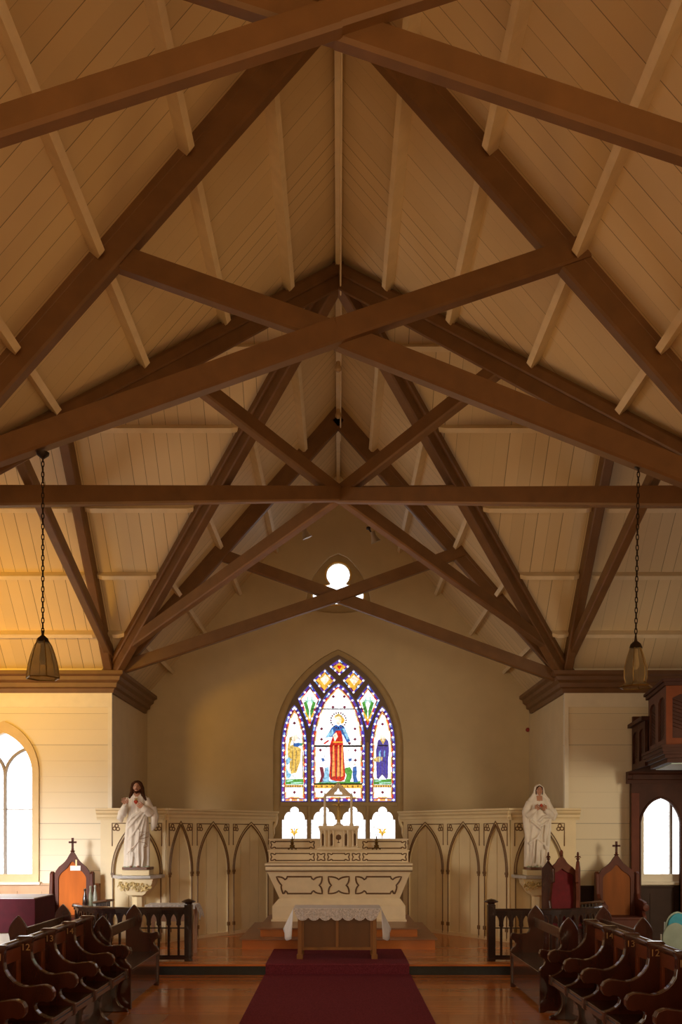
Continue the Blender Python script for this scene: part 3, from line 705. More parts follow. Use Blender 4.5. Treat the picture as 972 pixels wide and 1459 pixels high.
# ================================================================ ARCADED SCREENS BEHIND THE ALTAR
ZS = 2.42
def screen(s, nm):
    base = PF
    t = thing('arcaded_screen', 'cream arcaded wooden screen with pointed arches curving round the %s of the altar' % nm, 'wooden screen', (s*2.4, 16.2, base))
    def facet(p0, p1, bays, ztop=ZS, ends=True):
        p0, p1 = Vector((s*p0[0], p0[1], 0)), Vector((s*p1[0], p1[1], 0))
        if s < 0: p0, p1 = p1, p0
        d = (p1-p0); L = d.length; d.normalize(); n = Vector((d.y, -d.x, 0))       # faces the nave
        M = Matrix(((d.x, -n.x, 0, p0.x), (d.y, -n.y, 0, p0.y), (0,0,1,0), (0,0,0,1)))   # local x along wall, local y away from viewer
        def T(bm): bm.transform(M); return bm
        if s < 0: bays = [(1-b_, 1-a_) for a_, b_ in bays][::-1]
        holes = []
        for a_, c_ in bays:
            xc = (a_+c_)/2*L; hw = (c_-a_)/2*L
            holes.append((xc, hw))
        b = BM()
        plate(b, [[(0,base),(L,base),(L,2.24),(0,2.24)]] + [arch(xc, hw-0.035, base+0.06, 1.33, 2.15) for xc, hw in holes], 0.035, y=0.0175)
        obj('arcade_front', T(b), scrM, t)
        b = BM()
        for xc, hw in holes:
            nb = max(2, round(2*hw/0.26)); wd = 2*hw/nb
            for k in range(nb): box(b, xc-hw+k*wd+0.005, xc-hw+(k+1)*wd-0.005, 0.035, 0.055, base+0.01, 2.18)
        box(b, 0, L, 0.056, 0.075, base, 2.3)
        obj('back_boards', T(b), scrM, t)
        for xc, hw in holes:
            b = BM(); h = hw-0.035
            for g, rr in ((0.0, 0.014), (0.034, 0.010)):
                pts = [(x, -0.004, z) for x, z in archcurve(xc, h+g, 1.33, 2.15+g*1.6, 14)]
                tube(b, pts, rr, 6)
            for e in (-1, 1):
                tube(b, [(xc+e*(h+0.012), -0.004, base+0.02), (xc+e*(h+0.012), -0.004, 1.33)], 0.011, 6)
                box(b, xc+e*(h+0.014)-0.03, xc+e*(h+0.014)+0.03, -0.025, 0.01, 1.29, 1.33); box(b, xc+e*(h+0.014)-0.022, xc+e*(h+0.014)+0.022, -0.018, 0.01, 1.25, 1.29)
                box(b, xc+e*(h+0.014)-0.026, xc+e*(h+0.014)+0.026, -0.02, 0.01, base+0.17, base+0.235)
            obj('arch_moulding', T(b), goldL, t)
            b = BM()
            for e in (-1, 1):    # spandrel tracery: frame corner and trefoil leaf
                xo = xc+e*(hw-0.01)
                tube(b, [(xc+e*0.16*hw, -0.003, 2.165), (xo, -0.003, 2.165), (xo, -0.003, 1.78)], 0.010, 5)
                q = (xo - e*0.07, 2.09)
                for k in range(3):
                    a = math.radians((100, 215, -25)[k]) if e > 0 else math.radians((80, -35, 205)[k])
                    cx, cz = q[0]+0.034*math.cos(a), q[1]+0.034*math.sin(a)
                    tube(b, [(cx+0.030*math.cos(w_), -0.003, cz+0.030*math.sin(w_)) for w_ in [2*PI*j/9 for j in range(9)]], 0.010, 5, closed=True)
            obj('spandrel_tracery', T(b), goldL, t)
        pr = [(0.075,2.22),(-0.01,2.22),(-0.015,2.25),(-0.03,2.27),(-0.035,2.31),(-0.07,2.34),(-0.08,2.375),(-0.11,2.39),(-0.11,ztop),(0.075,ztop)]
        b = BM(); prism(b, pr, 'yz', -0.06, L+0.06); obj('cornice', T(b), scrM, t)
        b = BM(); box(b, 0, L, -0.012, 0.0, base, base+0.06); obj('plinth', T(b), scrM, t)
    # facet along the chancel wall, three bays, and the flat facet behind the statue
    facet((1.26, 17.43), (2.90, 15.28), [(0.045, 0.41), (0.445, 0.745), (0.78, 0.985)])
    facet((2.92, 15.27), (4.02, 15.27), [(0.05, 0.83)])
    b = BM()
    tube(b, [(s*1.20, 17.50, 2.36), (s*1.19, 17.50, 2.28), (s*1.21, 17.49, 2.18), (s*1.255, 17.48, 2.10), (s*1.25, 17.48, 2.0), (s*1.275, 17.47, 1.9), (s*1.275, 17.47, PF)], [0.03,0.03,0.032,0.034,0.028,0.02,0.02], 6)
    obj('end_bracket', b, scrM, t)
screen(-1, 'left'); screen(1, 'right')

# ================================================================ ALTAR STEPS AND ALTAR
st = thing('altar_steps', 'two orange varnished wooden steps under the altar', 'steps', (0, 15.4, PF))
b = BM(); box(b, -1.53, 1.54, 14.36, 17.0, PF, 0.300); obj('step', b, woodStep, st)
b = BM(); box(b, -1.57, 1.58, 14.33, 17.0, 0.300, 0.323); obj('step_nosing', b, mat('step_tread_wood', (0.36,0.19,0.11), 0.35, var=0.1), st, bevel=0.006)
b = BM(); box(b, -1.26, 1.28, 14.62, 16.95, 0.323, 0.445); obj('step', b, woodStep, st)
b = BM(); box(b, -1.30, 1.32, 14.58, 16.97, 0.445, 0.468); obj('step_nosing', b, MATS['step_tread_wood'], st, bevel=0.006)

YA = 15.65; YAb = 16.75
al = thing('high_altar', 'cream wooden high altar with brown-lined quatrefoil panels on two steps', 'altar', (0, 16.1, 0.468))
def az(py, Y=YA): return Z(py, Y)
def ax(px, Y=YA): return X(px, Y)
def layer(bm, x0, x1, z0, x2, x3, z1, yf, yf2, yb):
    v = [bm.verts.new(p) for p in ((x0,yf,z0),(x1,yf,z0),(x1,yb,z0),(x0,yb,z0),(x2,yf2,z1),(x3,yf2,z1),(x3,yb,z1),(x2,yb,z1))]
    for f in ((0,3,2,1),(4,5,6,7),(0,1,5,4),(1,2,6,5),(2,3,7,6),(3,0,4,7)): bm.faces.new([v[i] for i in f])
b = BM()
layer(b, ax(386.5), ax(579.5), 0.468, ax(386.5), ax(579.5), az(1310), YA-0.03, YA-0.03, YAb)
layer(b, ax(388), ax(578), az(1310), ax(388), ax(578), az(1291), YA, YA, YAb)
layer(b, ax(388), ax(578), az(1291), ax(397), ax(571), az(1281), YA, YA+0.08, YAb)
obj('plinth', b, altM, al, bevel=0.004)
b = BM(); layer(b, ax(398), ax(570), az(1281), ax(381), ax(585), az(1242), YA+0.10, YA-0.05, YAb); obj('body', b, altM, al)
b = BM()
yf = YA-0.09
box(b, ax(379.5), ax(587), yf+0.02, YAb, az(1242), az(1240)); box(b, ax(379), ax(587.5), yf, YAb, az(1239.5), az(1234.5)); box(b, ax(380), ax(586.5), yf+0.02, YAb, az(1234.5), az(1233)); box(b, ax(378), ax(587.5), yf-0.02, YAb, az(1233), az(1230))
obj('mensa', b, altM, al, bevel=0.006)
b = BM(); box(b, ax(379), ax(587), yf-0.003, yf+0.02, az(1241.6), az(1240.4)); box(b, ax(379), ax(587), yf-0.003, yf+0.02, az(1234.4), az(1233.2)); obj('mensa_lining', b, altD, al)
Y1 = 16.15; Y2 = 16.42
b = BM(); box(b, X(383,Y1), X(582,Y1), Y1, YAb, az(1230), Z(1213,Y1)); box(b, X(381.5,Y1), X(583.5,Y1), Y1-0.03, YAb, Z(1213,Y1), Z(1211,Y1)); obj('gradine', b, altM, al, bevel=0.004)
b = BM(); box(b, X(384.5,Y2), X(580.5,Y2), Y2, YAb+0.02, Z(1212,Y2), Z(1197,Y2)); box(b, X(383,Y2), X(582,Y2), Y2-0.03, YAb+0.03, Z(1197,Y2), Z(1195,Y2)); obj('gradine', b, altM, al, bevel=0.004)
# lined quatrefoil panels; outline in pixel frame then mapped to a (slanted) plane
def quatre(x0, x1, z0, z1, fl=0.0, fr=0.0):
    """flower-cornered panel outline: petals to the corners, cusps between; fl/fr slant of left/right sides"""
    zc = (z0+z1)/2; h = (z1-z0)/2; w_ = min(h, (x1-x0)/2); pts = []
    def bz(p, q, c, n=5): return [tuple(Vector(p)*(1-t)**2 + Vector(c)*2*t*(1-t) + Vector(q)*t*t) for t in [i/n for i in range(n)]]
    wide = (x1-x0) > 2.6*h
    k = 0.98*w_; cu = 0.34*h
    TL, TR, BR, BL = (x0,z1), (x1,z1), (x1,z0), (x0,z0)
    def side(Cn, Dn, inward):   # along an edge between two corners with one or two cusps
        Cn, Dn = Vector(Cn), Vector(Dn); e = Dn-Cn; L = e.length; e.normalize(); i = Vector(inward)
        out = []
        if L > 2.6*h:
            a = Cn + e*k + i*cu; a2 = Cn + e*(k*1.25) ; b2 = Dn - e*(k*1.25); b_ = Dn - e*k + i*cu
            out += bz(Cn, a, Cn + e*k*0.75 - i*0.02*h); out += bz(a, a2, a + e*0.05 - i*cu*0.5, 3); out += [tuple(a2)]
            out += bz(b2, b_, b_ - e*0.05 - i*cu*0.5, 3); out += bz(b_, Dn, Dn - e*k*0.75 - i*0.02*h)
        else:
            m = (Cn+Dn)/2 + i*cu
            out += bz(Cn, m, Cn + e*L*0.36 - i*0.02*h); out += bz(m, Dn, Dn - e*L*0.36 - i*0.02*h)
        return out
    pts = side(TL, TR, (0,-1)) + side(TR, BR, (-1,0)) + side(BR, BL, (0,1)) + side(BL, TL, (1,0))
    return [(x + (fl*(1-(z-z0)/(z1-z0))*max(0, 1-(x-x0)/w_) if fl else 0) - (fr*(1-(z-z0)/(z1-z0))*max(0, 1-(x1-x)/w_) if fr else 0), z) for x, z in pts]
def lined(px0, px1, py1, py0, yfun, name, fl=0, fr=0, r=0.015, raised=None):
    b = BM()
    q = quatre(X(px0, YA), X(px1, YA), Z(py1, YA), Z(py0, YA), fl, fr)
    tube(b, [(x, yfun(z), z) for x, z in q], r, 5, closed=True)
    return obj(name, b, altD, al)
zb_, zt_ = az(1281), az(1242)
yb_ = lambda z: (YA+0.10) + (-0.15)*(z-zb_)/(zt_-zb_) + 0.002
lined(394, 459, 1273.5, 1249, yb_, 'panel_lining', fl=0.11)
lined(468, 497.5, 1273.5, 1249, yb_, 'panel_lining')
lined(507, 572, 1273.5, 1249, yb_, 'panel_lining', fr=0.11)
def lined2(px0, px1, py1, py0, Y, name='gradine_lining'):
    b = BM(); q = quatre(X(px0,Y), X(px1,Y), Z(py1,Y), Z(py0,Y)); tube(b, [(x, Y-0.002, z) for x, z in q], 0.010, 5, closed=True); return obj(name, b, altD, al)
for a_, c_ in ((386,448),(452,463),(467,498),(502,513),(517,579)): lined2(a_, c_, 1226, 1216, Y1)
for a_, c_ in ((386,448),(517,578.5)): lined2(a_, c_, 1208.5, 1199, Y2)

# tabernacle
YT = 16.08
tb = thing('tabernacle', 'cream columned tabernacle with brown chalice door and open gabled canopy on the altar', 'tabernacle', (0, 16.2, Z(1212, YT)))
T_ = lambda px: X(px, YT)
Zt = lambda py: Z(py, YT)
b = BM(); box(b, T_(452), T_(514.5), YT-0.07, YT+0.34, Z(1211,Y1), Zt(1207.5)); 
for k in range(15): 
    x = T_(454+k*4.1); prism(b, [(x-0.02, Zt(1209)), (x+0.02, Zt(1209)), (x, Zt(1211.3))], 'xz', YT-0.085, YT-0.07)
obj('base', b, altM, tb)
b = BM(); box(b, T_(456), T_(509.5), YT, YT+0.32, Zt(1207.5), Zt(1183)); obj('body', b, altM, tb)
b = BM(); box(b, T_(454), T_(511.5), YT-0.09, YT+0.34, Zt(1180), Zt(1176.5)); box(b, T_(455), T_(510.5), YT-0.06, YT+0.33, Zt(1183), Zt(1180))
for k in range(14):
    x = T_(456+k*4.1); prism(b, [(x-0.022, Zt(1180)), (x+0.022, Zt(1180)), (x, Zt(1182.4))], 'xz', YT-0.088, YT-0.06)
obj('cornice', b, altM, tb)
b = BM(); plate(b, [arch(T_(482.5), 0.075, Zt(1206), Zt(1190), Zt(1186))], 0.012, y=YT-0.006); obj('door', b, altM, tb)
b = BM(); lathe(b, [(0.02,0),(0.022,0.01),(0.006,0.02),(0.006,0.05),(0.045,0.07),(0.048,0.10),(0.038,0.135),(0.005,0.15)], (T_(482.5), YT-0.014, Zt(1201)), 14, 1, 0.25); obj('chalice_emblem', b, altD, tb, smooth=True)
for px in (457.5, 463, 469, 475.5, 490, 496, 503, 508.5):
    b = BM(); lathe(b, [(0.025,0),(0.025,0.02),(0.016,0.03),(0.015,0.25),(0.024,0.27),(0.026,0.29)], (T_(px), YT-0.035, Zt(1206.5)), 10); obj('column', b, altM, tb, smooth=True)
for px in (460, 472.5, 493, 505.5):
    b = BM(); prism(b, arch(T_(px), 0.022, Zt(1205), Zt(1191), Zt(1187)), 'xz', YT-0.006, YT+0.001); obj('niche', b, altD, tb)
for px in (463, 501):
    b = BM(); zc = Zt(1176.5); lathe(b, [(0.035,0),(0.035,0.03),(0.024,0.05),(0.022,0.28),(0.030,0.29),(0.022,0.31),(0.020,0.50),(0.026,0.52),(0.012,0.56),(0.002,0.60)], (T_(px), YT+0.06, zc), 8); obj('canopy_post', b, altM, tb, smooth=True)
b = BM()
gx0, gx1, gz0, gz1 = T_(464.5), T_(499.5), Zt(1134.5), Zt(1116.5); xm = (gx0+gx1)/2
outer = [(gx0, gz0), (gx1, gz0), (gx1, gz0+0.02), (xm, gz1), (gx0, gz0+0.02)]
hole = [(xm-0.075, gz0+0.035), (xm-0.06, gz0+0.075), (xm-0.03, gz0+0.085), (xm, gz0+0.15), (xm+0.03, gz0+0.085), (xm+0.06, gz0+0.075), (xm+0.075, gz0+0.035)]
plate(b, [outer, hole], 0.04, y=YT+0.06)
tube(b, [(gx0-0.03, YT+0.03, gz0), (xm, YT+0.03, gz1+0.02), (gx1+0.03, YT+0.03, gz0)], 0.014, 6)
tube(b, [(gx0+0.03, YT+0.035, gz0+0.015), (xm, YT+0.035, gz1-0.045), (gx1-0.03, YT+0.035, gz0+0.015)], 0.007, 6)
obj('gable', b, altM, tb)
# crucifix
cx_ = T_(482.5); zc = Zt(1176.5)
cr = thing('crucifix', 'small gilt standing crucifix under the tabernacle canopy', 'crucifix', (cx_, YT+0.1, zc))
b = BM(); lathe(b, [(0.085,0),(0.08,0.015),(0.045,0.03),(0.035,0.055),(0.02,0.07)], (cx_, YT+0.1, zc), 14); obj('base', b, altM, cr, smooth=True)
b = BM(); box(b, cx_-0.014, cx_+0.014, YT+0.09, YT+0.11, zc+0.06, zc+0.49); box(b, cx_-0.10, cx_+0.10, YT+0.09, YT+0.11, zc+0.36, zc+0.385); box(b, cx_-0.03, cx_+0.03, YT+0.095, YT+0.11, zc+0.05, zc+0.30); obj('cross', b, goldM, cr)
b = BM(); zc2 = zc+0.13
tube(b, [(cx_,YT+0.075,zc2),(cx_+0.006,YT+0.07,zc2+0.07),(cx_-0.004,YT+0.075,zc2+0.12),(cx_,YT+0.075,zc2+0.21),(cx_,YT+0.075,zc2+0.235)], [0.008,0.012,0.016,0.022,0.008], 8)
tube(b, [(cx_-0.085,YT+0.08,zc2+0.245),(cx_,YT+0.075,zc2+0.205),(cx_+0.085,YT+0.08,zc2+0.245)], [0.005,0.011,0.005], 6); ball(b, (cx_+0.004,YT+0.07,zc2+0.255), 0.018)
obj('corpus', b, goldM, cr, smooth=True)
# candlesticks
for px, w_ in ((416.5,'left'),(536.5,'right')):
    Yc = 16.25; x = X(px, Yc); z = Z(1211, Y1)
    t = thing('candlestick', 'dark brass three-footed candlestick on the %s end of the altar ledge' % w_, 'candlestick', (x, Yc, z), 'altar candlesticks')
    b = BM()
    for k in range(3):
        a = PI/2 + 2*PI*k/3 + PI; tube(b, [(x+0.085*math.cos(a), Yc+0.085*math.sin(a), z+0.012), (x+0.05*math.cos(a), Yc+0.05*math.sin(a), z+0.03), (x, Yc, z+0.075)], [0.014,0.010,0.016], 6)
    obj('foot', b, brassM, t, smooth=True)
    b = BM(); lathe(b, [(0.04,0.05),(0.045,0.08),(0.022,0.10),(0.036,0.125),(0.02,0.145),(0.02,0.17),(0.036,0.185),(0.036,0.19),(0.012,0.195)], (x,Yc,z), 12); obj('stem', b, brassM, t, smooth=True)
    b = BM(); lathe(b, [(0.010,0.19),(0.010,0.24),(0.002,0.245)], (x,Yc,z), 10); obj('candle', b, mat('brown_candle', (0.12,0.09,0.05), 0.5), t)

# ================================================================ ALTAR TABLE, CLOTH, CARPETS
b = BM(); x0, x1 = -1.035, 1.02
prism(b, [(4.0,0.001),(12.735,0.001),(12.735,0.012),(4.0,0.012)], 'yz', x0, x1)
tag(obj('carpet_runner', b, carpM), 'burgundy carpet runner along the centre of the nave floor', 'carpet')
b = BM(); prism(b, [(12.72,0.013),(12.70,0.013),(12.685,0.15),(12.70,PF+0.016),(14.34,PF+0.014),(14.34,PF+0.001),(12.79,PF+0.006),(12.695,PF+0.005),(12.698,0.10)], 'yz', -1.02, 1.0)
tag(obj('step_carpet', b, carpM), 'burgundy carpet covering the chancel step under the small altar table', 'carpet')
tz = PF+0.014
tt = thing('altar_table', 'small oak altar table with two arched front panels, standing on burgundy carpet', 'table', (-0.03, 13.42, tz))
zt = 0.898
for (lx, ly) in ((-0.56,13.2),(0.53,13.2),(-0.56,13.66),(0.53,13.66)):
    b = BM(); box(b, lx-0.030, lx+0.030, ly-0.03, ly+0.03, tz, zt-0.04); box(b, lx-0.045, lx+0.045, ly-0.045, ly+0.045, tz, tz+0.07); obj('leg', b, woodT, tt, bevel=0.006)
b = BM(); plate(b, [[(-0.53,tz+0.13),(0.50,tz+0.13),(0.50,zt-0.04),(-0.53,zt-0.04)]] + [[(a_,tz+0.17),(c_,tz+0.17),(c_,0.73),((a_+c_)/2+0.12,0.80),((a_+c_)/2-0.12,0.80),(a_,0.73)] for a_, c_ in ((-0.50,-0.035),(0.005,0.47))], 0.03, y=13.215); obj('front_frame', b, woodT, tt)
b = BM(); box(b, -0.53, 0.50, 13.232, 13.245, tz+0.13, zt-0.04); obj('front_panel', b, mat('table_panel_oak', (0.17,0.065,0.015), 0.4, var=0.15, scale=5, stretch=(1,1,0.2)), tt)
b = BM(); box(b, -0.64, 0.61, 13.13, 13.73, zt-0.04, zt); obj('tabletop', b, woodT, tt, bevel=0.006)
# cloth: top, scalloped lace front, hanging sides
lace = mat('white_lace', (0.74,0.70,0.70), 0.9, var=0.35, scale=60, bump=0.5)
cl = thing('altar_cloth', 'white linen cloth with scalloped lace front draped over the small altar table', 'tablecloth', (-0.015, 13.42, zt))
b = BM(); box(b, -0.655, 0.625, 13.115, 13.745, zt+0.001, zt+0.010); obj('linen_top', b, clothW, cl, bevel=0.004)
pts = [(-0.655, zt+0.006)]; n = 7
for k in range(n):
    xa = -0.60 + k*1.16/n; xb = xa + 1.16/n
    for i in range(9):
        a = PI*i/8; pts.append((xa + (xb-xa)*i/8, zt-0.125 - 0.045*math.sin(a)**0.7))
pts += [(0.625, zt+0.006)]
b = BM(); prism(b, pts, 'xz', 13.107, 13.113); obj('lace_front', b, lace, cl)
b = BM()
# embroidered lace motifs: bells with crosses
for k in range(n):
    xc = -0.60 + (k+0.5)*1.16/n
    tube(b, [(xc+0.045*math.cos(PI*i/6+PI), 13.104, zt-0.10+0.045*math.sin(PI*i/6+PI)) for i in range(7)], 0.004, 4)
    box(b, xc-0.003, xc+0.003, 13.101, 13.106, zt-0.12, zt-0.03); box(b, xc-0.02, xc+0.02, 13.101, 13.106, zt-0.062, zt-0.056)
obj('lace_motif', b, clothW, cl)
for s in (-1, 1):
    b = BM(); xs = -0.658 if s < 0 else 0.628; rows = []
    for j in range(25):
        v = j/24; y = 13.115 + 0.63*v; row = []
        drop = 0.30 + 0.14*(1-v)**2 + 0.02*math.sin(v*9)
        for i in range(8):
            u = i/7; fold = 0.028*math.sin(v*15+1)*u
            row.append(b.verts.new((xs + s*(u*(0.01+0.135*min(1, v/0.22)**0.8) + fold*0.5), y, zt+0.006 - (drop+0.05*math.sin(v*11)*(v<0.3))*u)))
        rows.append(row)
    for r0, r1 in zip(rows, rows[1:]):
        for i in range(7): b.faces.new((r0[i], r0[i+1], r1[i+1], r1[i]))
    o = obj('hanging_side', b, clothW, cl, smooth=True); m_ = o.modifiers.new('thick', 'SOLIDIFY'); m_.thickness = 0.005

# ================================================================ COMMUNION RAILS
def comm_rail(s, label):
    Yr = 13.10; xp = s*2.17 if s < 0 else 2.22
    t = thing('communion_rail', label, 'communion rail', (xp, Yr, PF))
    zt = 0.925 if s < 0 else 0.905
    b = BM(); h = 0.055
    box(b, xp-h, xp+h, Yr-h, Yr+h, PF, 0.965); 
    lathe(b, [(0.055,0.94),(0.06,0.955),(0.05,0.97),(0.055,0.985),(0.10,1.0),(0.105,1.012),(0.06,1.035),(0.02,1.045),(0.0,1.05)], (xp, Yr, 0), 16)
    obj('newel_post', b, woodD, t, bevel=0.008)
    # centre line of the rail: straight, then sweeping back
    path = [(xp, Yr)]
    xs = 2.9; 
    for k in range(1, 4): path.append((xp + (s*xs-xp)*k/3, Yr))
    for k in range(1, 11):
        a = k/10; path.append((s*(xs + 1.15*math.sin(a*PI/2*0.9)), Yr + 0.95*(1-math.cos(a*PI/2*0.9))))
    dens = []
    for (x0,y0),(x1,y1) in zip(path, path[1:]):
        n = max(1, round(math.hypot(x1-x0,y1-y0)/0.05))
        for k in range(n): dens.append((x0+(x1-x0)*k/n, y0+(y1-y0)*k/n))
    dens.append(path[-1])
    def ribbon(bm, w2, z0, z1, r=0):
        rings = []
        for i, (x, y) in enumerate(dens):
            x0, y0 = dens[max(i-1,0)]; x1, y1 = dens[min(i+1,len(dens)-1)]; L = math.hypot(x1-x0,y1-y0); nx, ny = -(y1-y0)/L, (x1-x0)/L
            sec = [(-w2,z0),(w2,z0),(w2,z1-r),(w2-r,z1),(-w2+r,z1),(-w2,z1-r)] if r else [(-w2,z0),(w2,z0),(w2,z1),(-w2,z1)]
            rings.append([bm.verts.new((x+nx*a, y+ny*a, z)) for a, z in sec])
        m = len(rings[0])
        for A_, B_ in zip(rings, rings[1:]):
            for i in range(m): bm.faces.new((A_[i], A_[(i+1)%m], B_[(i+1)%m], B_[i]))
        bm.faces.new(rings[0]); bm.faces.new(rings[-1][::-1])
    b = BM(); ribbon(b, 0.06, zt-0.045, zt, 0.018); ribbon(b, 0.035, zt-0.085, zt-0.045); obj('handrail', b, woodD, t)
    b = BM(); ribbon(b, 0.03, PF+0.02, PF+0.085); obj('bottom_rail', b, woodD, t)
    b = BM(); ribbon(b, 0.008, 0.615, 0.632); obj('iron_bar', b, ironM, t)
    # balusters and the arched heads between them
    tot = 0; acc = [0]
    for (x0,y0),(x1,y1) in zip(dens, dens[1:]): tot += math.hypot(x1-x0,y1-y0); acc.append(tot)
    def at(d):
        for i in range(len(acc)-1):
            if acc[i+1] >= d:
                f = (d-acc[i])/(acc[i+1]-acc[i]); return (dens[i][0]+(dens[i+1][0]-dens[i][0])*f, dens[i][1]+(dens[i+1][1]-dens[i][1])*f)
        return dens[-1]
    k = 1; sp = 0.144
    while k*sp < tot:
        x, y = at(k*sp); bb = BM(); box(bb, x-0.017, x+0.017, y-0.017, y+0.017, PF+0.085, zt-0.085)
        obj('baluster', bb, woodD, t, bevel=0.005); k += 1
    k = 0
    while (k+1)*sp < tot:
        A_, B_ = at(k*sp), at((k+1)*sp); d = Vector((B_[0]-A_[0], B_[1]-A_[1], 0)); L = d.length; d.normalize()
        M = Matrix(((d.x, -d.y, 0, A_[0]), (d.y, d.x, 0, A_[1]), (0,0,1,0), (0,0,0,1)))
        bb = BM(); zt2 = zt-0.08
        for e in (0, 1):
            f = lambda u: u if e == 0 else L-u
            prism(bb, [(f(0.0), zt2), (f(L/2), zt2), (f(L/2), zt2-0.02), (f(L*0.40), zt2-0.035), (f(L*0.29), zt2-0.062), (f(L*0.22), zt2-0.10), (f(L*0.21), zt2-0.15), (f(L*0.24), zt2-0.165), (f(L*0.18), zt2-0.185), (f(0.0), zt2-0.19)], 'xz', -0.013, 0.013)
        bb.transform(M); obj('arched_head', bb, woodD, t); k += 1
comm_rail(-1, 'dark wooden communion rail with arched balusters on the left, curving back')
comm_rail(1, 'dark wooden communion rail with arched balusters on the right, curving back')

# ================================================================ CHOIR STALLS AND BENCHES
def finial_end_profile(s, xb, xf):
    """bench end outline in the xz plane. xb: back centre, xf: front (towards the aisle)"""
    f = lambda x: x
    e = 1 if xf > xb else -1
    p = []
    hw = 0.105
    p += [(xb-e*hw, 0.0), (xb-e*hw, 0.90)]
    for t in range(1, 7): a = t/6; p.append((xb-e*hw*(1-a**1.7), 0.90+0.165*a))
    for t in range(1, 7): a = 1-t/6; p.append((xb+e*hw*(1-a**1.7), 0.90+0.165*a))
    d = abs(xf-xb)
    # neck, concave, then arm with scroll
    p += [(xb+e*0.105, 0.86), (xb+e*0.095, 0.81), (xb+e*0.085, 0.76), (xb+e*0.095, 0.725), (xb+e*0.12, 0.70), (xb+e*(d-0.10), 0.69), (xb+e*(d-0.05), 0.705), (xb+e*(d-0.01), 0.70), (xb+e*(d+0.005), 0.66), (xb+e*(d-0.005), 0.625), (xb+e*(d-0.05), 0.60),
          (xb+e*(d-0.065), 0.57), (xb+e*(d-0.05), 0.53), (xb+e*(d-0.01), 0.49), (xb+e*d, 0.47), (xb+e*d, 0.0)]
    p += [(xb+e*(d-0.05), 0.0), (xb+e*(d-0.09), 0.02), (xb+e*(0.09), 0.02), (xb+e*0.05, 0.0)]
    return p
def bench(s, xb, xf, y0, y1, label):
    t = thing('bench', label, 'bench', ((xb+xf)/2, (y0+y1)/2, 0))
    for y in (y0, y1-0.05):
        b = BM(); prism(b, finial_end_profile(s, xb, xf), 'xz', y, y+0.05); obj('bench_end', b, woodR, t, bevel=0.008)
    xa, xc = sorted((xb-(0.03 if xf > xb else -0.03), xf))
    b = BM(); box(b, xa, xc, y0+0.05, y1-0.05, 0.42, 0.45); obj('seat', b, woodD, t, bevel=0.004)
    e = 1 if xf > xb else -1
    xa, xc = sorted((xf-e*0.02, xf-e*0.045)); b = BM(); box(b, xa, xc, y0+0.05, y1-0.05, 0.06, 0.42); obj('front_board', b, woodR, t)
    xa, xc = sorted((xb-e*0.01, xb+e*0.02)); b = BM(); box(b, xa, xc, y0+0.02, y1-0.02, 0.78, 0.90); obj('back_rail', b, mat('worn_back_rail', (0.10,0.055,0.035), 0.22, var=0.3), t, bevel=0.006)
    return t
bench(-1, -2.68, -2.35, 10.25, 11.88, 'dark varnished front bench with pointed ends on the left, nearest the chancel step')
bench(1, 2.57, 2.24, 10.05, 11.77, 'dark varnished front bench with pointed ends on the right, nearest the chancel step')
bench(-1, -3.64, -3.98, 10.25, 11.97, 'dark bench with two pointed ends behind the left choir stalls')
bench(1, 3.40, 3.74, 10.05, 11.60, 'dark bench with two pointed ends behind the right choir stalls')

def divider_profile(e, xf, xb, xo):
    """xf: front lip, xb: front of back post, xo: outer back; e: +1 when the seat faces +x"""
    D = lambda d, z: (xf - e*d, z)         # d: distance behind the front lip
    db = abs(xb-xf); do = abs(xo-xf)
    p = [D(do, 0), D(do, 1.05), D(do-0.02, 1.075), D(db-0.01, 1.075), D(db-0.02, 1.065), D(db-0.01, 1.04), D(db, 1.01)]
    # S curve down to the arm
    for z, d in ((0.93, db+0.0), (0.87, db-0.01), (0.82, db-0.04), (0.775, db-0.085), (0.745, db-0.14), (0.735, db-0.19)): p.append(D(d, z))
    p += [D(0.12, 0.745), D(0.06, 0.75)]
    for k in range(7):
        a = math.radians(85 - k*35); cx, cz, r = 0.045, 0.672, 0.072
        p.append(D(cx - r*math.cos(a)*0.9, cz + r*math.sin(a)))
    p += [D(0.13, 0.60), D(0.14, 0.575), D(0.13, 0.54), D(0.10, 0.51), D(0.05, 0.485), D(0.0, 0.472), D(-0.005, 0.38), D(0.01, 0.365)]
    for k in range(1, 9):
        a = PI*k/9; p.append(D(0.01 + 0.12*math.sin(a), 0.20 + 0.165*math.cos(a)))
    p += [D(0.0, 0.03), D(-0.005, 0.0)]
    return p
def number(txt, x, y, z, parent, h=0.085):
    cu = bpy.data.curves.new('t', 'FONT'); cu.body = txt; cu.size = h; cu.extrude = 0.002; cu.align_x = 'CENTER'; cu.align_y = 'CENTER'
    o = bpy.data.objects.new('t', cu); C.objects.link(o); me = bpy.data.meshes.new_from_object(o); bpy.data.objects.remove(o)
    me.transform(Matrix.Translation((x, y, z)) @ Matrix.Rotation(PI/2, 4, 'X')); me.name = 'seat_number'
    q = objm('seat_number', me, mat('worn_gold_paint', (0.40,0.24,0.10), 0.5, var=0.2), parent); q['label'] = 'seat number %s in worn gold paint' % txt
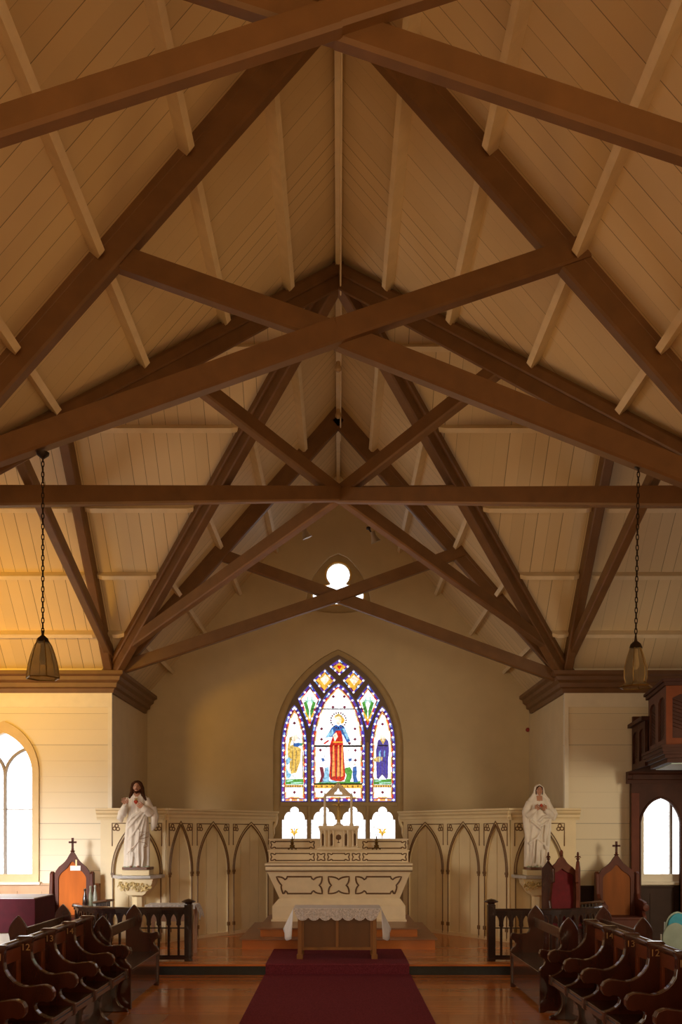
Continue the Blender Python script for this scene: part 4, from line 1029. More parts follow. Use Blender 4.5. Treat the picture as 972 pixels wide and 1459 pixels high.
def stall(s, xf, xb, xo, ys, nums, label):
    e = -s                                             # faces the aisle
    t = thing('choir_stall', label, 'choir stall', ((xf+xo)/2, ys[-1], 0))
    for y, n in zip(ys, nums):
        b = BM(); prism(b, divider_profile(e, xf, xb, xo), 'xz', y-0.034, y+0.034)
        o = obj('stall_divider', b, woodR, t, bevel=0.02)
        if n: number(n, xb - e*0.048, y-0.0365, 0.975, o)
    y0, y1 = ys[-1], ys[0]
    xa, xc = sorted((xf, xb)); xr0, xr1 = sorted((xb-e*0.02, xo+e*0.03))
    for ya, yb in zip(ys[1:], ys):
        a_, c_ = ya+0.028, yb-0.028
        b = BM(); box(b, *sorted((xf-e*0.02, xb-e*0.09)), a_, c_, 0.42, 0.455); obj('seat', b, woodD, t, bevel=0.004)
        b = BM(); tube(b, [(xb-e*0.105, a_, 1.02), (xb-e*0.105, c_, 1.02)], 0.038, 10); obj('top_rail', b, mat('worn_rail_wood', (0.085,0.035,0.022), 0.2, var=0.3), t, smooth=True)
        # framed back: stiles, rails and recessed matchboards
        xp0, xp1 = sorted((xb-e*0.09, xb-e*0.12))
        b = BM(); box(b, xp0, xp1, a_, c_, 0.87, 0.99); box(b, xp0, xp1, a_, c_, 0.455, 0.56)
        box(b, xp0, xp1, a_, a_+0.07, 0.56, 0.87); box(b, xp0, xp1, c_-0.07, c_, 0.56, 0.87); obj('back_frame', b, mat('reddish_stall_wood', (0.21,0.052,0.018), 0.3, var=0.3, scale=6, stretch=(1,0.3,1), coat=0.3), t, bevel=0.004)
        xq0, xq1 = sorted((xb-e*0.112, xb-e*0.125)); b = BM(); nb = 4
        for k in range(nb):
            w_ = (c_-a_-0.12)/nb; box(b, xq0, xq1, a_+0.06+k*w_+0.003, a_+0.06+(k+1)*w_-0.003, 0.55, 0.88)
        obj('back_panel', b, woodR, t)
    b = BM(); box(b, *sorted((xf-e*0.010, xf-e*0.03)), y0, y1, 0.38, 0.42); obj('seat_rail', b, woodR, t)
    b = BM(); box(b, *sorted((xf-e*0.16, xf-e*0.18)), y0, y1, 0.0, 0.42); obj('front_board', b, woodD, t)
    b = BM(); box(b, *sorted((xo+e*0.02, xo+e*0.035)), y0, y1, 0.0, 1.0); obj('rear_board', b, woodR, t)
YL = [10.13, 9.46, 8.80, 8.13, 7.47, 6.80, 6.14, 5.48]
YR = [9.70, 9.04, 8.38, 7.74, 7.10, 6.45, 5.80, 5.15]
stall(-1, -2.36, -2.755, -2.90, YL, ['', '14', '13', '12', '11', '', '', ''], 'row of dark choir stalls with curved arm dividers along the left of the aisle')
stall(1, 2.27, 2.655, 2.80, YR, ['', '14', '13', '12', '11', '', '', ''], 'row of dark choir stalls with curved arm dividers along the right of the aisle')
for s, nm in ((-1,'left'),(1,'right')):
    b = BM(); xa, xc = sorted((s*1.86, s*2.30)); prism(b, [(xa, 8.6), (xc, 8.6), (xc, 9.62 if s>0 else 9.94), (xa, 9.62 if s>0 else 9.94)], 'xy', 0.001, 0.006)
    tag(obj('floor_mat', b, mat('pale_plywood', (0.46,0.25,0.14), 0.3, var=0.1)), 'pale thin plywood sheet on the floor beside the %s stalls' % nm, 'floor board')  # thin pale sheet laid over the floorboards

# ================================================================ CLERGY CHAIRS
def ogee(xc, hw, z0, zs, za, tip=0.02):
    l = [(xc-hw, z0), (xc-hw, zs)]
    for t, (u, v) in enumerate(((0.03,0.12),(0.12,0.25),(0.28,0.40),(0.46,0.50),(0.62,0.60),(0.76,0.72),(0.87,0.86))): l.append((xc-hw+(hw-tip)*u*1.0, zs+(za-zs)*v))
    l.append((xc-tip, za))
    return l + [(2*xc-x, z) for x, z in l][::-1]
def clergy_chair(xc, Y, label, ztop, panel, sign=False):
    t = thing('clergy_chair', label, 'chair', (xc, Y, PF)); hw = 0.33
    b = BM(); plate(b, [ogee(xc, hw-0.03, 0.45, 1.28, ztop), ogee(xc, hw-0.10, 0.60, 1.24, ztop-0.16)], 0.05, y=Y+0.02); obj('back_frame', b, chairW, t, bevel=0.008)
    b = BM(); q = ogee(xc, hw-0.09, 0.5, 1.25, ztop-0.15); prism(b, q, 'xz', Y+0.02, Y+0.035); obj('back_panel', b, panel, t)
    for s in (-1, 1):
        x = xc+s*hw; b = BM()
        pr = [(Y+0.06,PF),(Y+0.06,1.34),(Y+0.0,1.37),(Y-0.06,1.33),(Y-0.07,1.15),(Y-0.09,1.0),(Y-0.16,0.92),(Y-0.36,0.90),(Y-0.43,0.87),(Y-0.42,0.80),(Y-0.36,0.77),(Y-0.34,0.72),(Y-0.40,0.66),(Y-0.42,0.55),(Y-0.42,PF)]
        prism(b, pr, 'yz', x-0.03, x+0.03); obj('side_panel', b, chairW, t, bevel=0.012)
        b = BM(); lathe(b, [(0.0,0),(0.045,0.01),(0.06,0.04),(0.05,0.07),(0.0,0.08)], (0,0,0), 14); b.transform(Matrix.Translation((x, Y-0.40, 0.80)) @ Matrix.Rotation(PI/2, 4, 'X')); obj('arm_scroll', b, chairW, t, smooth=True)
    b = BM(); box(b, xc-hw+0.03, xc+hw-0.03, Y-0.42, Y+0.02, 0.60, 0.645); obj('seat', b, chairW, t, bevel=0.01)
    b = BM(); box(b, xc-hw+0.03, xc+hw-0.03, Y-0.40, Y-0.37, PF, 0.60); obj('front_board', b, chairW, t)
    b = BM(); lathe(b, [(0.02,-0.02),(0.025,0.0),(0.045,0.015),(0.02,0.03),(0.025,0.05),(0.012,0.06)], (xc, Y+0.02, ztop), 10)
    box(b, xc-0.016, xc+0.016, Y+0.005, Y+0.035, ztop+0.04, ztop+0.235); box(b, xc-0.062, xc+0.062, Y+0.005, Y+0.035, ztop+0.145, ztop+0.178); obj('cross_finial', b, chairW, t)
    if sign:
        b = BM(); box(b, xc+0.0-0.03, xc+0.14, Y-0.012, Y-0.008, 1.38, 1.46); n = thing('paper_notice', 'small white paper notice taped to the orange chair back', 'notice', (xc+0.05, Y-0.01, 1.38))
        obj('card', b, paperM, n); b = BM(); box(b, xc+0.055, xc+0.08, Y-0.012, Y-0.009, 1.45, 1.56); obj('tape', b, mat('yellow_tape', (0.8,0.62,0.3), 0.6), n)
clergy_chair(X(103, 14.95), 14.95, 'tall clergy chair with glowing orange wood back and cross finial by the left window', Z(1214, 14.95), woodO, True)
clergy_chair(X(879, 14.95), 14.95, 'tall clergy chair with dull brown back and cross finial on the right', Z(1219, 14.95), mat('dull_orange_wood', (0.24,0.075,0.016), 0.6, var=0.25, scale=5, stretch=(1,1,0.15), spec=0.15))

# red velvet throne
def throne():
    Y = 14.15; xc = X(800, Y)
    t = thing('bishop_throne', 'three-pinnacled wooden throne with crimson velvet back behind the right communion rail', 'throne', (xc, Y, PF))
    R = Matrix.Translation((xc, Y, 0)) @ Matrix.Rotation(math.radians(6), 4, 'Z')
    zt = Z(1222, Y); zs = Z(1245, Y); hw = 0.235
    def fin(bm, x, y, z, fleur=True):
        lathe(bm, [(0.022,0),(0.014,0.03),(0.03,0.045),(0.03,0.055),(0.012,0.06)], (x,y,z), 10)
        if fleur:
            ball(bm, (x,y,z+0.115), 0.022, 8, (0.8,0.6,2.0))
            for e in (-1,1): tube(bm, [(x,y,z+0.065),(x+e*0.03,y,z+0.085),(x+e*0.045,y,z+0.065)], [0.012,0.012,0.006], 6)
        else: lathe(bm, [(0.02,0.055),(0.03,0.07),(0.026,0.10),(0.016,0.12),(0.006,0.13)], (x,y,z), 10)
    b = BM(); plate(b, [ogee(0, hw, 0.5, zs, zt, 0.03), ogee(0, hw-0.045, 0.62, zs-0.04, zt-0.17, 0.004)], 0.06, R, y=0.0); obj('back_frame', b, mat('throne_wood', (0.15,0.045,0.025), 0.6, var=0.25, scale=6, spec=0.2), t, bevel=0.008)
    b = BM(); prism(b, ogee(0, hw-0.04, 0.55, zs-0.03, zt-0.16, 0.004), 'xz', 0.01, 0.035); b.transform(R); obj('velvet_back', b, redM, t)
    for s in (-1, 1):
        b = BM(); yb = -0.02; 
        zz = Z(1236, Y)
        pr = [(0.03,PF),(0.03,zz-0.02),(-0.09,zz+0.10),(-0.21,zz-0.02),(-0.21,zz-0.22),(-0.17,zz-0.24),(-0.13,0.95),(-0.16,0.80),(-0.25,0.70),(-0.42,0.67),(-0.46,0.62),(-0.44,PF)]
        x = s*(hw+0.045); prism(b, pr, 'yz', x-0.025, x+0.025); R2 = R @ Matrix.Translation((x,0,0)) @ Matrix.Rotation(math.radians(-s*28), 4, 'Z') @ Matrix.Translation((-x,0,0)); b.transform(R2)
        obj('wing', b, MATS['throne_wood'] if s > 0 else woodR, t, bevel=0.008)
        b = BM(); fin(b, x, -0.09, zz+0.09); b.transform(R2); obj('finial', b, chairW, t, smooth=True)
    b = BM(); fin(b, 0, 0, zt-0.005, False); b.transform(R); obj('finial', b, MATS['throne_wood'], t, smooth=True)
    b = BM(); box(b, -hw, hw, -0.44, 0.0, 0.55, 0.62); b.transform(R); obj('seat_cushion', b, redM, t, bevel=0.02)
    b = BM(); box(b, -hw, hw, -0.43, -0.40, PF, 0.55); b.transform(R); obj('front_board', b, woodR, t)
throne()

# slatted kneelers behind the rails, left and right
def kneeler(xc, yc, w_, ztop, label):
    t = thing('slatted_kneeler', label, 'kneeler', (xc, yc, PF))
    b = BM(); beam(b, (xc-w_/2, yc+0.25, ztop), (xc+w_/2, yc-0.05, ztop+0.06), 0.14, 0.035); obj('top_rail', b, mat('kneeler_wood', (0.14,0.075,0.04), 0.35, var=0.2), t)
    b = BM(); n = 8
    for k in range(n):
        f = (k+0.5)/n; x = xc-w_/2+w_*f; y = yc+0.25-0.30*f; z1 = ztop+0.06*f-0.015
        bb = BM(); box(bb, x-0.012, x+0.012, y-0.012, y+0.012, PF+0.1, z1); obj('slat', bb, woodD, t)
    b.free(); b = BM(); beam(b, (xc-w_/2, yc+0.25, PF+0.05), (xc+w_/2, yc-0.05, PF+0.05), 0.10, 0.10); obj('base', b, woodD, t)
kneeler(X(147,14.2), 14.1, 0.30, Z(1287,14.2), 'small slatted kneeler with sloping top behind the left communion rail')
kneeler(X(838,14.2), 14.1, 0.36, Z(1289,14.2), 'small slatted kneeler with sloping top behind the right communion rail')

# three slim bottles on a stand and a wooden stand
stand_z = 0.80
t = thing('side_stand', 'small dark wooden stand holding bottles behind the left communion rail', 'stand', (X(132,14.3), 14.3, PF))
b = BM(); lathe(b, [(0.17,stand_z-0.03),(0.17,stand_z)], (X(132,14.3),14.3,0), 20); obj('top', b, woodD, t)
b = BM(); lathe(b, [(0.12,PF),(0.11,PF+0.03),(0.03,PF+0.06),(0.025,stand_z-0.03)], (X(132,14.3),14.3,0), 12); obj('pedestal', b, woodD, t, smooth=True)
for px, dy, top, m, w_ in ((121,-0.05,1266,woodD,'dark brown slim bottle leftmost on the small stand'),(129,0.02,1262,mat('grey_green_bottle',(0.24,0.25,0.17),0.3,var=0.3,scale=25),'grey-green slim bottle in the middle of the small stand'),(135.5,0.05,1261,mat('silver_green_bottle',(0.36,0.36,0.30),0.25,var=0.3,scale=25),'silver-green slim bottle rightmost on the small stand')):
    Y = 14.3+dy; x = X(px,Y); h = Z(top,Y)-stand_z
    t = thing('bottle', w_, 'bottle', (x,Y,stand_z), 'bottles on the small stand')
    b = BM(); lathe(b, [(0.035,0),(0.04,0.01),(0.038,h*0.45),(0.028,h*0.62),(0.016,h*0.78),(0.015,h*0.9)], (x,Y,stand_z), 12); obj('body', b, m, t, smooth=True)
    b = BM(); lathe(b, [(0.018,h*0.89),(0.02,h*0.92),(0.018,h*0.99),(0.006,h)], (x,Y,stand_z), 10); obj('stopper', b, m, t, smooth=True)

# credence table with white cloth behind the left rail
zt = 0.885; x0, x1, y0, y1 = -2.92, -2.13, 13.62, 14.05
t = thing('credence_table', 'small side table under a white cloth behind the left communion rail', 'table', ((x0+x1)/2, 13.85, PF))
for lx in (x0+0.05, x1-0.08):
    for ly in (y0+0.05, y1-0.05):
        b = BM(); box(b, lx-0.02, lx+0.02, ly-0.02, ly+0.02, PF, zt-0.02); obj('leg', b, mat('pale_pink_wood', (0.50,0.33,0.25), 0.5, var=0.1), t)
b = BM(); box(b, x0+0.02, x1-0.04, y0+0.02, y1-0.02, zt-0.03, zt); box(b, x0+0.04, x1-0.06, y0+0.03, y0+0.045, zt-0.22, zt-0.12); obj('tabletop', b, MATS['pale_pink_wood'], t)
b = BM(); box(b, x0, x1-0.03, y0, y1, zt+0.001, zt+0.03)
rows = []
for j in range(9):
    v = j/8; y = y0+(y1-y0)*v
    rows.append([b.verts.new((x1-0.03 + 0.06*math.sin(u*PI*0.6)+0.015*math.sin(v*14)*u, y, zt+0.03-0.235*u*(0.85+0.2*math.sin(v*7)))) for u in [i/8 for i in range(9)]])
for r0, r1 in zip(rows, rows[1:]):
    for i in range(8): b.faces.new((r0[i], r0[i+1], r1[i+1], r1[i]))
ed = [((x0-0.006), (x1-0.03))]
box(b, x0, x1-0.03, y0-0.006, y0, zt-0.03, zt+0.03)
o = obj('white_cloth', b, mat('patterned_white_cloth', (0.66,0.68,0.72), 0.85, var=0.3, scale=30), t); tag(o, 'white patterned cloth', None)
# covered harmonium at far left
xr = X(50, 12.0); zt = Z(1281, 12.0)
t = thing('covered_harmonium', 'box-shaped harmonium under a maroon cloth with white runner at the left edge', 'covered instrument', (xr-0.7, 12.3, 0))
b = BM(); box(b, xr-1.35, xr-0.05, 12.05, 12.8, 0, zt-0.03); obj('case', b, mat('cream_case', (0.62,0.58,0.50), 0.5), t)
b = BM(); box(b, xr-1.38, xr, 12.0, 12.85, zt-0.45, zt); obj('maroon_cover', b, maroonM, t, bevel=0.01)
b = BM(); box(b, xr-1.38, xr-0.02, 12.02, 12.82, zt+0.001, zt+0.012); obj('white_runner', b, clothW, t)

# stacked teal chairs right of the right stalls
def stack_chair(x, y, z, rot, label):
    t = thing('stacking_chair', label, 'chair', (x, y, z), 'teal upholstered stacking chairs')
    R = Matrix.Translation((x,y,z)) @ Matrix.Rotation(rot, 4, 'Z')
    b = BM(); 
    def back(hw, z0, z1): return arch(0, hw, z0, (z0+z1)/2, z1, 6)
    prism(b, back(0.17, 0.52, 0.89), 'xz', -0.225, -0.205); b.transform(R); obj('back_shell', b, greyG, t, bevel=0.012)
    b = BM(); prism(b, back(0.155, 0.54, 0.87), 'xz', -0.205, -0.17); b.transform(R); obj('back_cushion', b, tealM, t, bevel=0.012)
    b = BM(); box(b, -0.21, 0.21, -0.18, 0.25, 0.43, 0.49); b.transform(R); obj('seat_cushion', b, tealM, t, bevel=0.02)
    for sx in (-1,1):
        b = BM(); tube(b, [(sx*0.19,-0.26,0.012),(sx*0.19,-0.22,0.45),(sx*0.185,-0.21,0.75)], 0.011, 8); b.transform(R); obj('leg', b, mat('grey_steel',(0.35,0.38,0.36),0.35,metal=0.6), t, smooth=True)
        b = BM(); tube(b, [(sx*0.19,0.25,0.012),(sx*0.19,0.22,0.43)], 0.011, 8); b.transform(R); obj('leg', b, MATS['grey_steel'], t, smooth=True)
Yc = 11.4
stack_chair(X(950,Yc)+0.0, Yc, 0, math.radians(8), 'grey-green backed stacking chair with teal seat behind the right stalls')
stack_chair(X(978,11.9), 11.9, 0.06, math.radians(190), 'teal backed stacking chair at the right edge, behind the grey-green backed one')
b = BM(); box(b, X(978,11.9)-0.4, X(978,11.9)+0.5, 11.5, 12.35, 0.001, 0.06); tag(obj('low_platform', b, woodD), 'low dark platform board under the teal chair at the right edge', 'platform')

# fire alarm
b = BM(); lathe(b, [(0.0,0),(0.04,0.0),(0.045,0.02),(0.03,0.045),(0.0,0.05)], (0,0,0), 14); b.transform(Matrix.Translation((X(752,YW), YW-0.001, Z(1040,YW))) @ Matrix.Rotation(PI/2,4,'X'))
tag(obj('fire_alarm', b, mat('alarm_red', (0.30,0.02,0.02), 0.4), smooth=True), 'small dark red fire alarm bell on the tan back wall at the right', 'alarm')

# ================================================================ WOODEN GALLERY ON THE RIGHT
g = thing('pulpit_gallery', 'dark red-brown wooden gallery with arched opening and projecting panelled box at the right edge', 'gallery', (5.6, 15.1, PF))
YG2 = 15.18
b = BM()
xl = X(900, YG2)
op = [(X(912,YG2), PF+0.0), (X(912,YG2), Z(1172,YG2))]
for k in range(1, 8): a = k/8; op.append((X(912,YG2)+(X(941,YG2)-X(912,YG2))*(1-math.cos(a*PI/2))**0.8*1.0, Z(1172,YG2)+(Z(1137,YG2)-Z(1172,YG2))*math.sin(a*PI/2)))
mx = X(941.5, YG2); op.append((mx, Z(1136,YG2))); op += [(2*mx-x, z) for x, z in op[:-1]][::-1]
plate(b, [[(xl,PF),(6.6,PF),(6.6,3.05),(xl,3.05)], op], 0.10, y=YG2+0.05)
obj('arched_front', b, loftM, g, bevel=0.006)
b = BM(); tube(b, [(x, YG2-0.01, z) for x, z in op], 0.02, 6); obj('arch_moulding', b, loftM, g)
b = BM(); box(b, X(899,YG2), X(910,YG2), YG2-0.05, YG2+0.0, PF, Z(1130,YG2)); box(b, X(898,YG2), X(911,YG2), YG2-0.06, YG2, PF, PF+0.2); obj('pilaster', b, mat('reddish_pilaster', (0.12,0.032,0.016), 0.6, var=0.15, spec=0.2), g, bevel=0.005)
b = BM(); pr = [(0.05,-0.20),(-0.02,-0.20),(-0.03,-0.14),(-0.06,-0.12),(-0.07,-0.06),(-0.12,-0.03),(-0.13,0.0),(0.05,0.0)]
prism(b, [(YG2+y, 3.03+z) for y, z in pr], 'yz', xl-0.08, 6.6); obj('string_course', b, loftM, g)
# side parapet (set back) and canted projecting box
def panel_face(p0, p1, z0, z1, n, name, m, diag=False, th=0.05):
    p0, p1 = Vector((p0[0],p0[1],0)), Vector((p1[0],p1[1],0)); d = p1-p0; L = d.length; d.normalize(); nn = Vector((d.y,-d.x,0))
    M = Matrix(((d.x,-nn.x,0,p0.x),(d.y,-nn.y,0,p0.y),(0,0,1,0),(0,0,0,1)))
    cells = [(L*(k+0.16)/n, L*(k+0.84)/n) for k in range(n)]
    h = z1-z0
    holes = [[(a_, z0+h*0.14), (c_, z0+h*0.14), (c_, z0+h*0.80), ((a_+c_)/2+(c_-a_)*0.2, z0+h*0.86), ((a_+c_)/2-(c_-a_)*0.2, z0+h*0.86), (a_, z0+h*0.80)] for a_, c_ in cells]
    b = BM(); plate(b, [[(0,z0),(L,z0),(L,z1),(0,z1)]]+holes, th*0.6, M, y=th*0.3); obj(name+'_frame', b, m, g)
    b = BM(); box(b, 0, L, th*0.6, th*0.8, z0, z1)
    for i, (a_, c_) in enumerate(cells):
        for k in range(11):
            zz = z0+h*(0.16+0.062*k); dz = 0.16*h*(1 if (i % 2) else -1)
            if zz+dz > z0+h*0.84 or zz+dz < z0+h*0.14 or zz > z0+h*0.84: continue
            tube(b, [(a_+0.005, th*0.58, zz), (c_-0.005, th*0.58, zz+dz)], 0.006, 4)
    b.transform(M); obj(name+'_panel', b, loftM, g)
panel_face((4.93,15.16), (4.79,14.10), 3.05, 3.76, 2, 'rear_parapet', loftM)
b = BM(); box(b, 4.93, 6.6, 15.10, 15.16, 2.9, 3.95); obj('rear_wall', b, loftM, g)
b = BM(); prism(b, [(4.87,15.2),(4.72,14.05),(4.90,14.05),(5.02,15.2)], 'xy', 3.76, 3.82); obj('rear_capping', b, loftM, g)
A_ = (4.86,14.15); B_ = (4.63,12.75); Cc = (6.2, 12.45)
lit = mat('orange_brown_gallery_face', (0.17,0.042,0.011), 0.6, var=0.15, spec=0.2)  # lit copy of the gallery wood, light put into the colour
grey = mat('weathered_gallery_side', (0.12,0.055,0.040), 0.6, var=0.15, spec=0.2)  # greyer copy for the box side, shade put into the colour
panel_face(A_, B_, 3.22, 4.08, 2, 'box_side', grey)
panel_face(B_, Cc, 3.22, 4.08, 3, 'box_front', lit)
def loop(off, z): return [(A_[0]-off, A_[1]+off*0.3, z), (B_[0]-off, B_[1]-off, z), (Cc[0], Cc[1]-off, z), (Cc[0], A_[1]+off*0.3, z)]
b = BM(); prism(b, [(p[0],p[1]) for p in loop(0.04,0)], 'xy', 4.08, 4.13); prism(b, [(p[0],p[1]) for p in loop(0.07,0)], 'xy', 4.13, 4.17); obj('box_capping', b, loftM, g)
b = BM()
for off, z0, z1 in ((0.10,3.20,3.24),(0.08,3.15,3.20),(0.06,3.11,3.15),(0.02,3.06,3.11),(-0.03,3.0,3.06)): prism(b, [(p[0],p[1]) for p in loop(off,0)], 'xy', z0, z1)
obj('box_base_moulding', b, loftM, g)
b = BM(); prism(b, [(A_[0]+0.1,A_[1]-0.05),(B_[0]+0.12,B_[1]+0.12),(Cc[0],Cc[1]+0.12),(Cc[0],A_[1]-0.05)], 'xy', 2.985, 3.0); obj('box_underside', b, tealP, g)
b = BM(); box(b, 5.9, 6.4, 13.3, 15.2, 2.8, 3.0); obj('bearer', b, loftM, g)

# ================================================================ STATUES ON BRACKETS
def bracket(s, nm):
    Y = 14.95; xc = s*3.32; z = Z(1247, 14.9)
    t = thing('statue_pedestal', 'cream column pedestal with gilt foliage capital and grey marble shelf, %s of the altar' % nm, 'pedestal', (xc, Y, PF), 'statue pedestals')
    hw = 0.40
    b = BM(); prism(b, [(xc-hw,Y+0.28),(xc-hw,Y-0.05),(xc-hw+0.14,Y-0.24),(xc+hw-0.14,Y-0.24),(xc+hw,Y-0.05),(xc+hw,Y+0.28)], 'xy', z-0.05, z); obj('marble_shelf', b, marbM, t, bevel=0.006)
    b = BM(); prism(b, [(xc-0.30,z-0.05),(xc+0.30,z-0.05),(xc+0.28,z-0.09),(xc+0.27,z-0.14),(xc+0.16,z-0.30),(xc+0.12,z-0.33),(xc-0.12,z-0.33),(xc-0.16,z-0.30),(xc-0.27,z-0.14),(xc-0.28,z-0.09)], 'xz', Y-0.16, Y+0.26); obj('capital', b, scrM, t, bevel=0.01)
    b = BM()
    for k in range(34):
        u = random.uniform(-1,1); x = xc+0.28*u; zz = z-0.13-random.uniform(0,0.10); r = random.uniform(0.022,0.04)
        a0 = random.uniform(0, 2*PI)
        tube(b, [(x+r*math.cos(a0+i*0.75)*(1-i*0.09), Y-0.175-0.005*i, zz+r*math.sin(a0+i*0.75)*(1-i*0.09)) for i in range(7)], [0.016-0.0018*i for i in range(7)], 6)
    obj('gilt_foliage', b, mat('pale_gilt', (0.62,0.47,0.20), 0.4, var=0.3, scale=30), t, smooth=True)
    b = BM(); lathe(b, [(0.20,PF),(0.20,PF+0.06),(0.17,PF+0.07),(0.17,PF+0.13),(0.14,PF+0.15),(0.14,PF+0.20),(0.11,PF+0.23),(0.105,z-0.36),(0.125,z-0.34),(0.125,z-0.32)], (xc,Y+0.05,0), 8); obj('column', b, scrM, t, bevel=0.004)
    b = BM(); box(b, xc-0.23, xc+0.22, Y-0.14, Y+0.2, z, z+0.09); obj('riser_block', b, scrM, t, bevel=0.005)
    return xc, Y, z+0.09
def robe_rings(bm, rings, folds, seed):
    rings = [(z, cx, cy, rx, ry, fa*2.1) for z, cx, cy, rx, ry, fa in rings]; rnd = random.Random(seed); ph = [rnd.uniform(0, 6.28) for _ in range(6)]; n = 72; out = []
    for (z, cx, cy, rx, ry, fa) in rings:
        ring = []
        for k in range(n):
            a = 2*PI*k/n
            f = fa*(0.55*math.sin(folds*a+ph[0]+z*1.5) + 0.35*math.sin((folds*2-3)*a+ph[1]-z*2.2) + 0.25*math.sin((folds+5)*a+ph[2]+z*3))
            ring.append(bm.verts.new((cx+(rx+f)*math.cos(a), cy+(ry+f)*math.sin(a), z)))
        out.append(ring)
    for A, B in zip(out, out[1:]):
        for k in range(n): bm.faces.new((A[k], A[(k+1)%n], B[(k+1)%n], B[k]))
    bm.faces.new(out[0][::-1]); bm.faces.new(out[-1])
def hand(bm, wrist, dirv, palmn, size, curl, side):
    """palm plus five separate curled fingers; dirv: pointing direction, palmn: direction the palm faces"""
    w0 = Vector(wrist); d = Vector(dirv).normalized(); n = Vector(palmn).normalized(); n = (n - d*n.dot(d)).normalized(); l = d.cross(n).normalized()*side
    P = size
    for i in range(4):
        o_ = l*(i-1.5)*0.22*P
        tube(bm, [w0+o_*0.5, w0+d*0.25*P+o_*0.8, w0+d*0.5*P+o_], [0.13*P,0.15*P,0.125*P], 8)
    lens = [0.42, 0.48, 0.45, 0.35]
    for i in range(4):
        b0 = w0+d*0.48*P+l*(i-1.5)*0.24*P; L = lens[i]*P; a1 = curl*(1+0.1*i)
        d1 = (d*math.cos(a1*0.5)+n*math.sin(a1*0.5)); d2 = (d*math.cos(a1)+n*math.sin(a1)); d3 = (d*math.cos(a1*1.6)+n*math.sin(a1*1.6))
        p1 = b0+d1*L*0.42; p2 = p1+d2*L*0.32; p3 = p2+d3*L*0.26
        tube(bm, [b0,p1,p2,p3], [0.095*P,0.085*P,0.078*P,0.058*P], 7)
    t0 = w0+d*0.15*P-l*0.28*P; t1 = t0+(d*0.6-l*0.6+n*0.2).normalized()*0.25*P; t2 = t1+(d*0.9-l*0.25+n*0.3).normalized()*0.2*P
    tube(bm, [w0+d*0.08*P,t0,t1,t2], [0.12*P,0.11*P,0.09*P,0.065*P], 7)
def remesh(bm, vox, smooth=3):
    bmesh.ops.recalc_face_normals(bm, faces=bm.faces)
    me = bpy.data.meshes.new('t'); bm.to_mesh(me); bm.free(); o = bpy.data.objects.new('t', me); C.objects.link(o)
    r = o.modifiers.new('r','REMESH'); r.mode = 'VOXEL'; r.voxel_size = vox; r.use_smooth_shade = True
    s_ = o.modifiers.new('s','SMOOTH'); s_.factor = 0.5; s_.iterations = smooth
    dg = bpy.context.evaluated_depsgraph_get(); dg.update(); m2 = bpy.data.meshes.new_from_object(o.evaluated_get(dg)); bpy.data.objects.remove(o)
    return m2
def face_features(b, fx, fy, fz, r):
    """brow, nose, cheeks, chin on the front (-y) of a head of radius r"""
    ball(b, (fx,fy,fz), r, 18, (0.80,0.92,1.12)); ball(b, (fx,fy-0.30*r,fz-0.50*r), 0.62*r, 14, (0.85,0.85,0.95))
    tube(b, [(fx,fy-0.86*r,fz+0.18*r),(fx,fy-1.03*r,fz-0.20*r),(fx,fy-0.90*r,fz-0.28*r)], [0.09*r,0.14*r,0.10*r], 8)
    for e in (-1,1):
        ball(b, (fx+e*0.32*r,fy-0.62*r,fz-0.18*r), 0.26*r, 8); tube(b, [(fx+e*0.12*r,fy-0.86*r,fz+0.20*r),(fx+e*0.50*r,fy-0.72*r,fz+0.20*r)], 0.07*r, 6)
        ball(b, (fx+e*0.80*r,fy+0.05*r,fz-0.05*r), 0.16*r, 8, (0.5,0.8,1.3))
    ball(b, (fx,fy-0.76*r,fz-0.92*r), 0.22*r, 8); tube(b, [(fx-0.2*r,fy-0.84*r,fz-0.52*r),(fx,fy-0.90*r,fz-0.50*r),(fx+0.2*r,fy-0.84*r,fz-0.52*r)], 0.07*r, 6)
def painted(t, me, name, rule, mats):
    for p in me.polygons: p.material_index = rule(p.center); p.use_smooth = True
    return objm(name, me, mats, t)
def statue_base(t, xc, Y, z0, w_):
    b = BM(); prism(b, [(xc-w_,Y+0.16),(xc-w_,Y-0.10),(xc-w_+0.05,Y-0.16),(xc+w_-0.05,Y-0.16),(xc+w_,Y-0.10),(xc+w_,Y+0.16)], 'xy', z0, z0+0.045); obj('plinth', b, mat('brown_plinth', (0.16,0.07,0.035), 0.4), t, bevel=0.005)
    b = BM()
    for k in range(26): ball(b, (xc+random.uniform(-w_+0.03,w_-0.03), Y+random.uniform(-0.14,0.0), z0+0.048), random.uniform(0.018,0.03), 8, (1.4,1,0.7))
    obj('grassy_mound', b, mat('pale_green_mound', (0.42,0.48,0.36), 0.7, var=0.3, scale=25), t, smooth=True)
def eyes(t, fx, fy, fz, r):
    b = BM()
    for e in (-1,1):
        ball(b, (fx+e*0.30*r, fy-0.80*r, fz+0.06*r), 0.085*r, 8, (1.5,0.7,0.7))
        tube(b, [(fx+e*0.12*r,fy-0.93*r,fz+0.24*r),(fx+e*0.32*r,fy-0.90*r,fz+0.29*r),(fx+e*0.52*r,fy-0.78*r,fz+0.22*r)], 0.03*r, 5)
    obj('eyes', b, mat('dark_eye_paint', (0.05,0.025,0.015), 0.4), t, smooth=True)
    b = BM(); tube(b, [(fx-0.18*r,fy-0.95*r,fz-0.50*r),(fx,fy-0.99*r,fz-0.48*r),(fx+0.18*r,fy-0.95*r,fz-0.50*r)], 0.045*r, 6); obj('lips', b, mat('painted_lips', (0.40,0.10,0.07), 0.5), t, smooth=True)

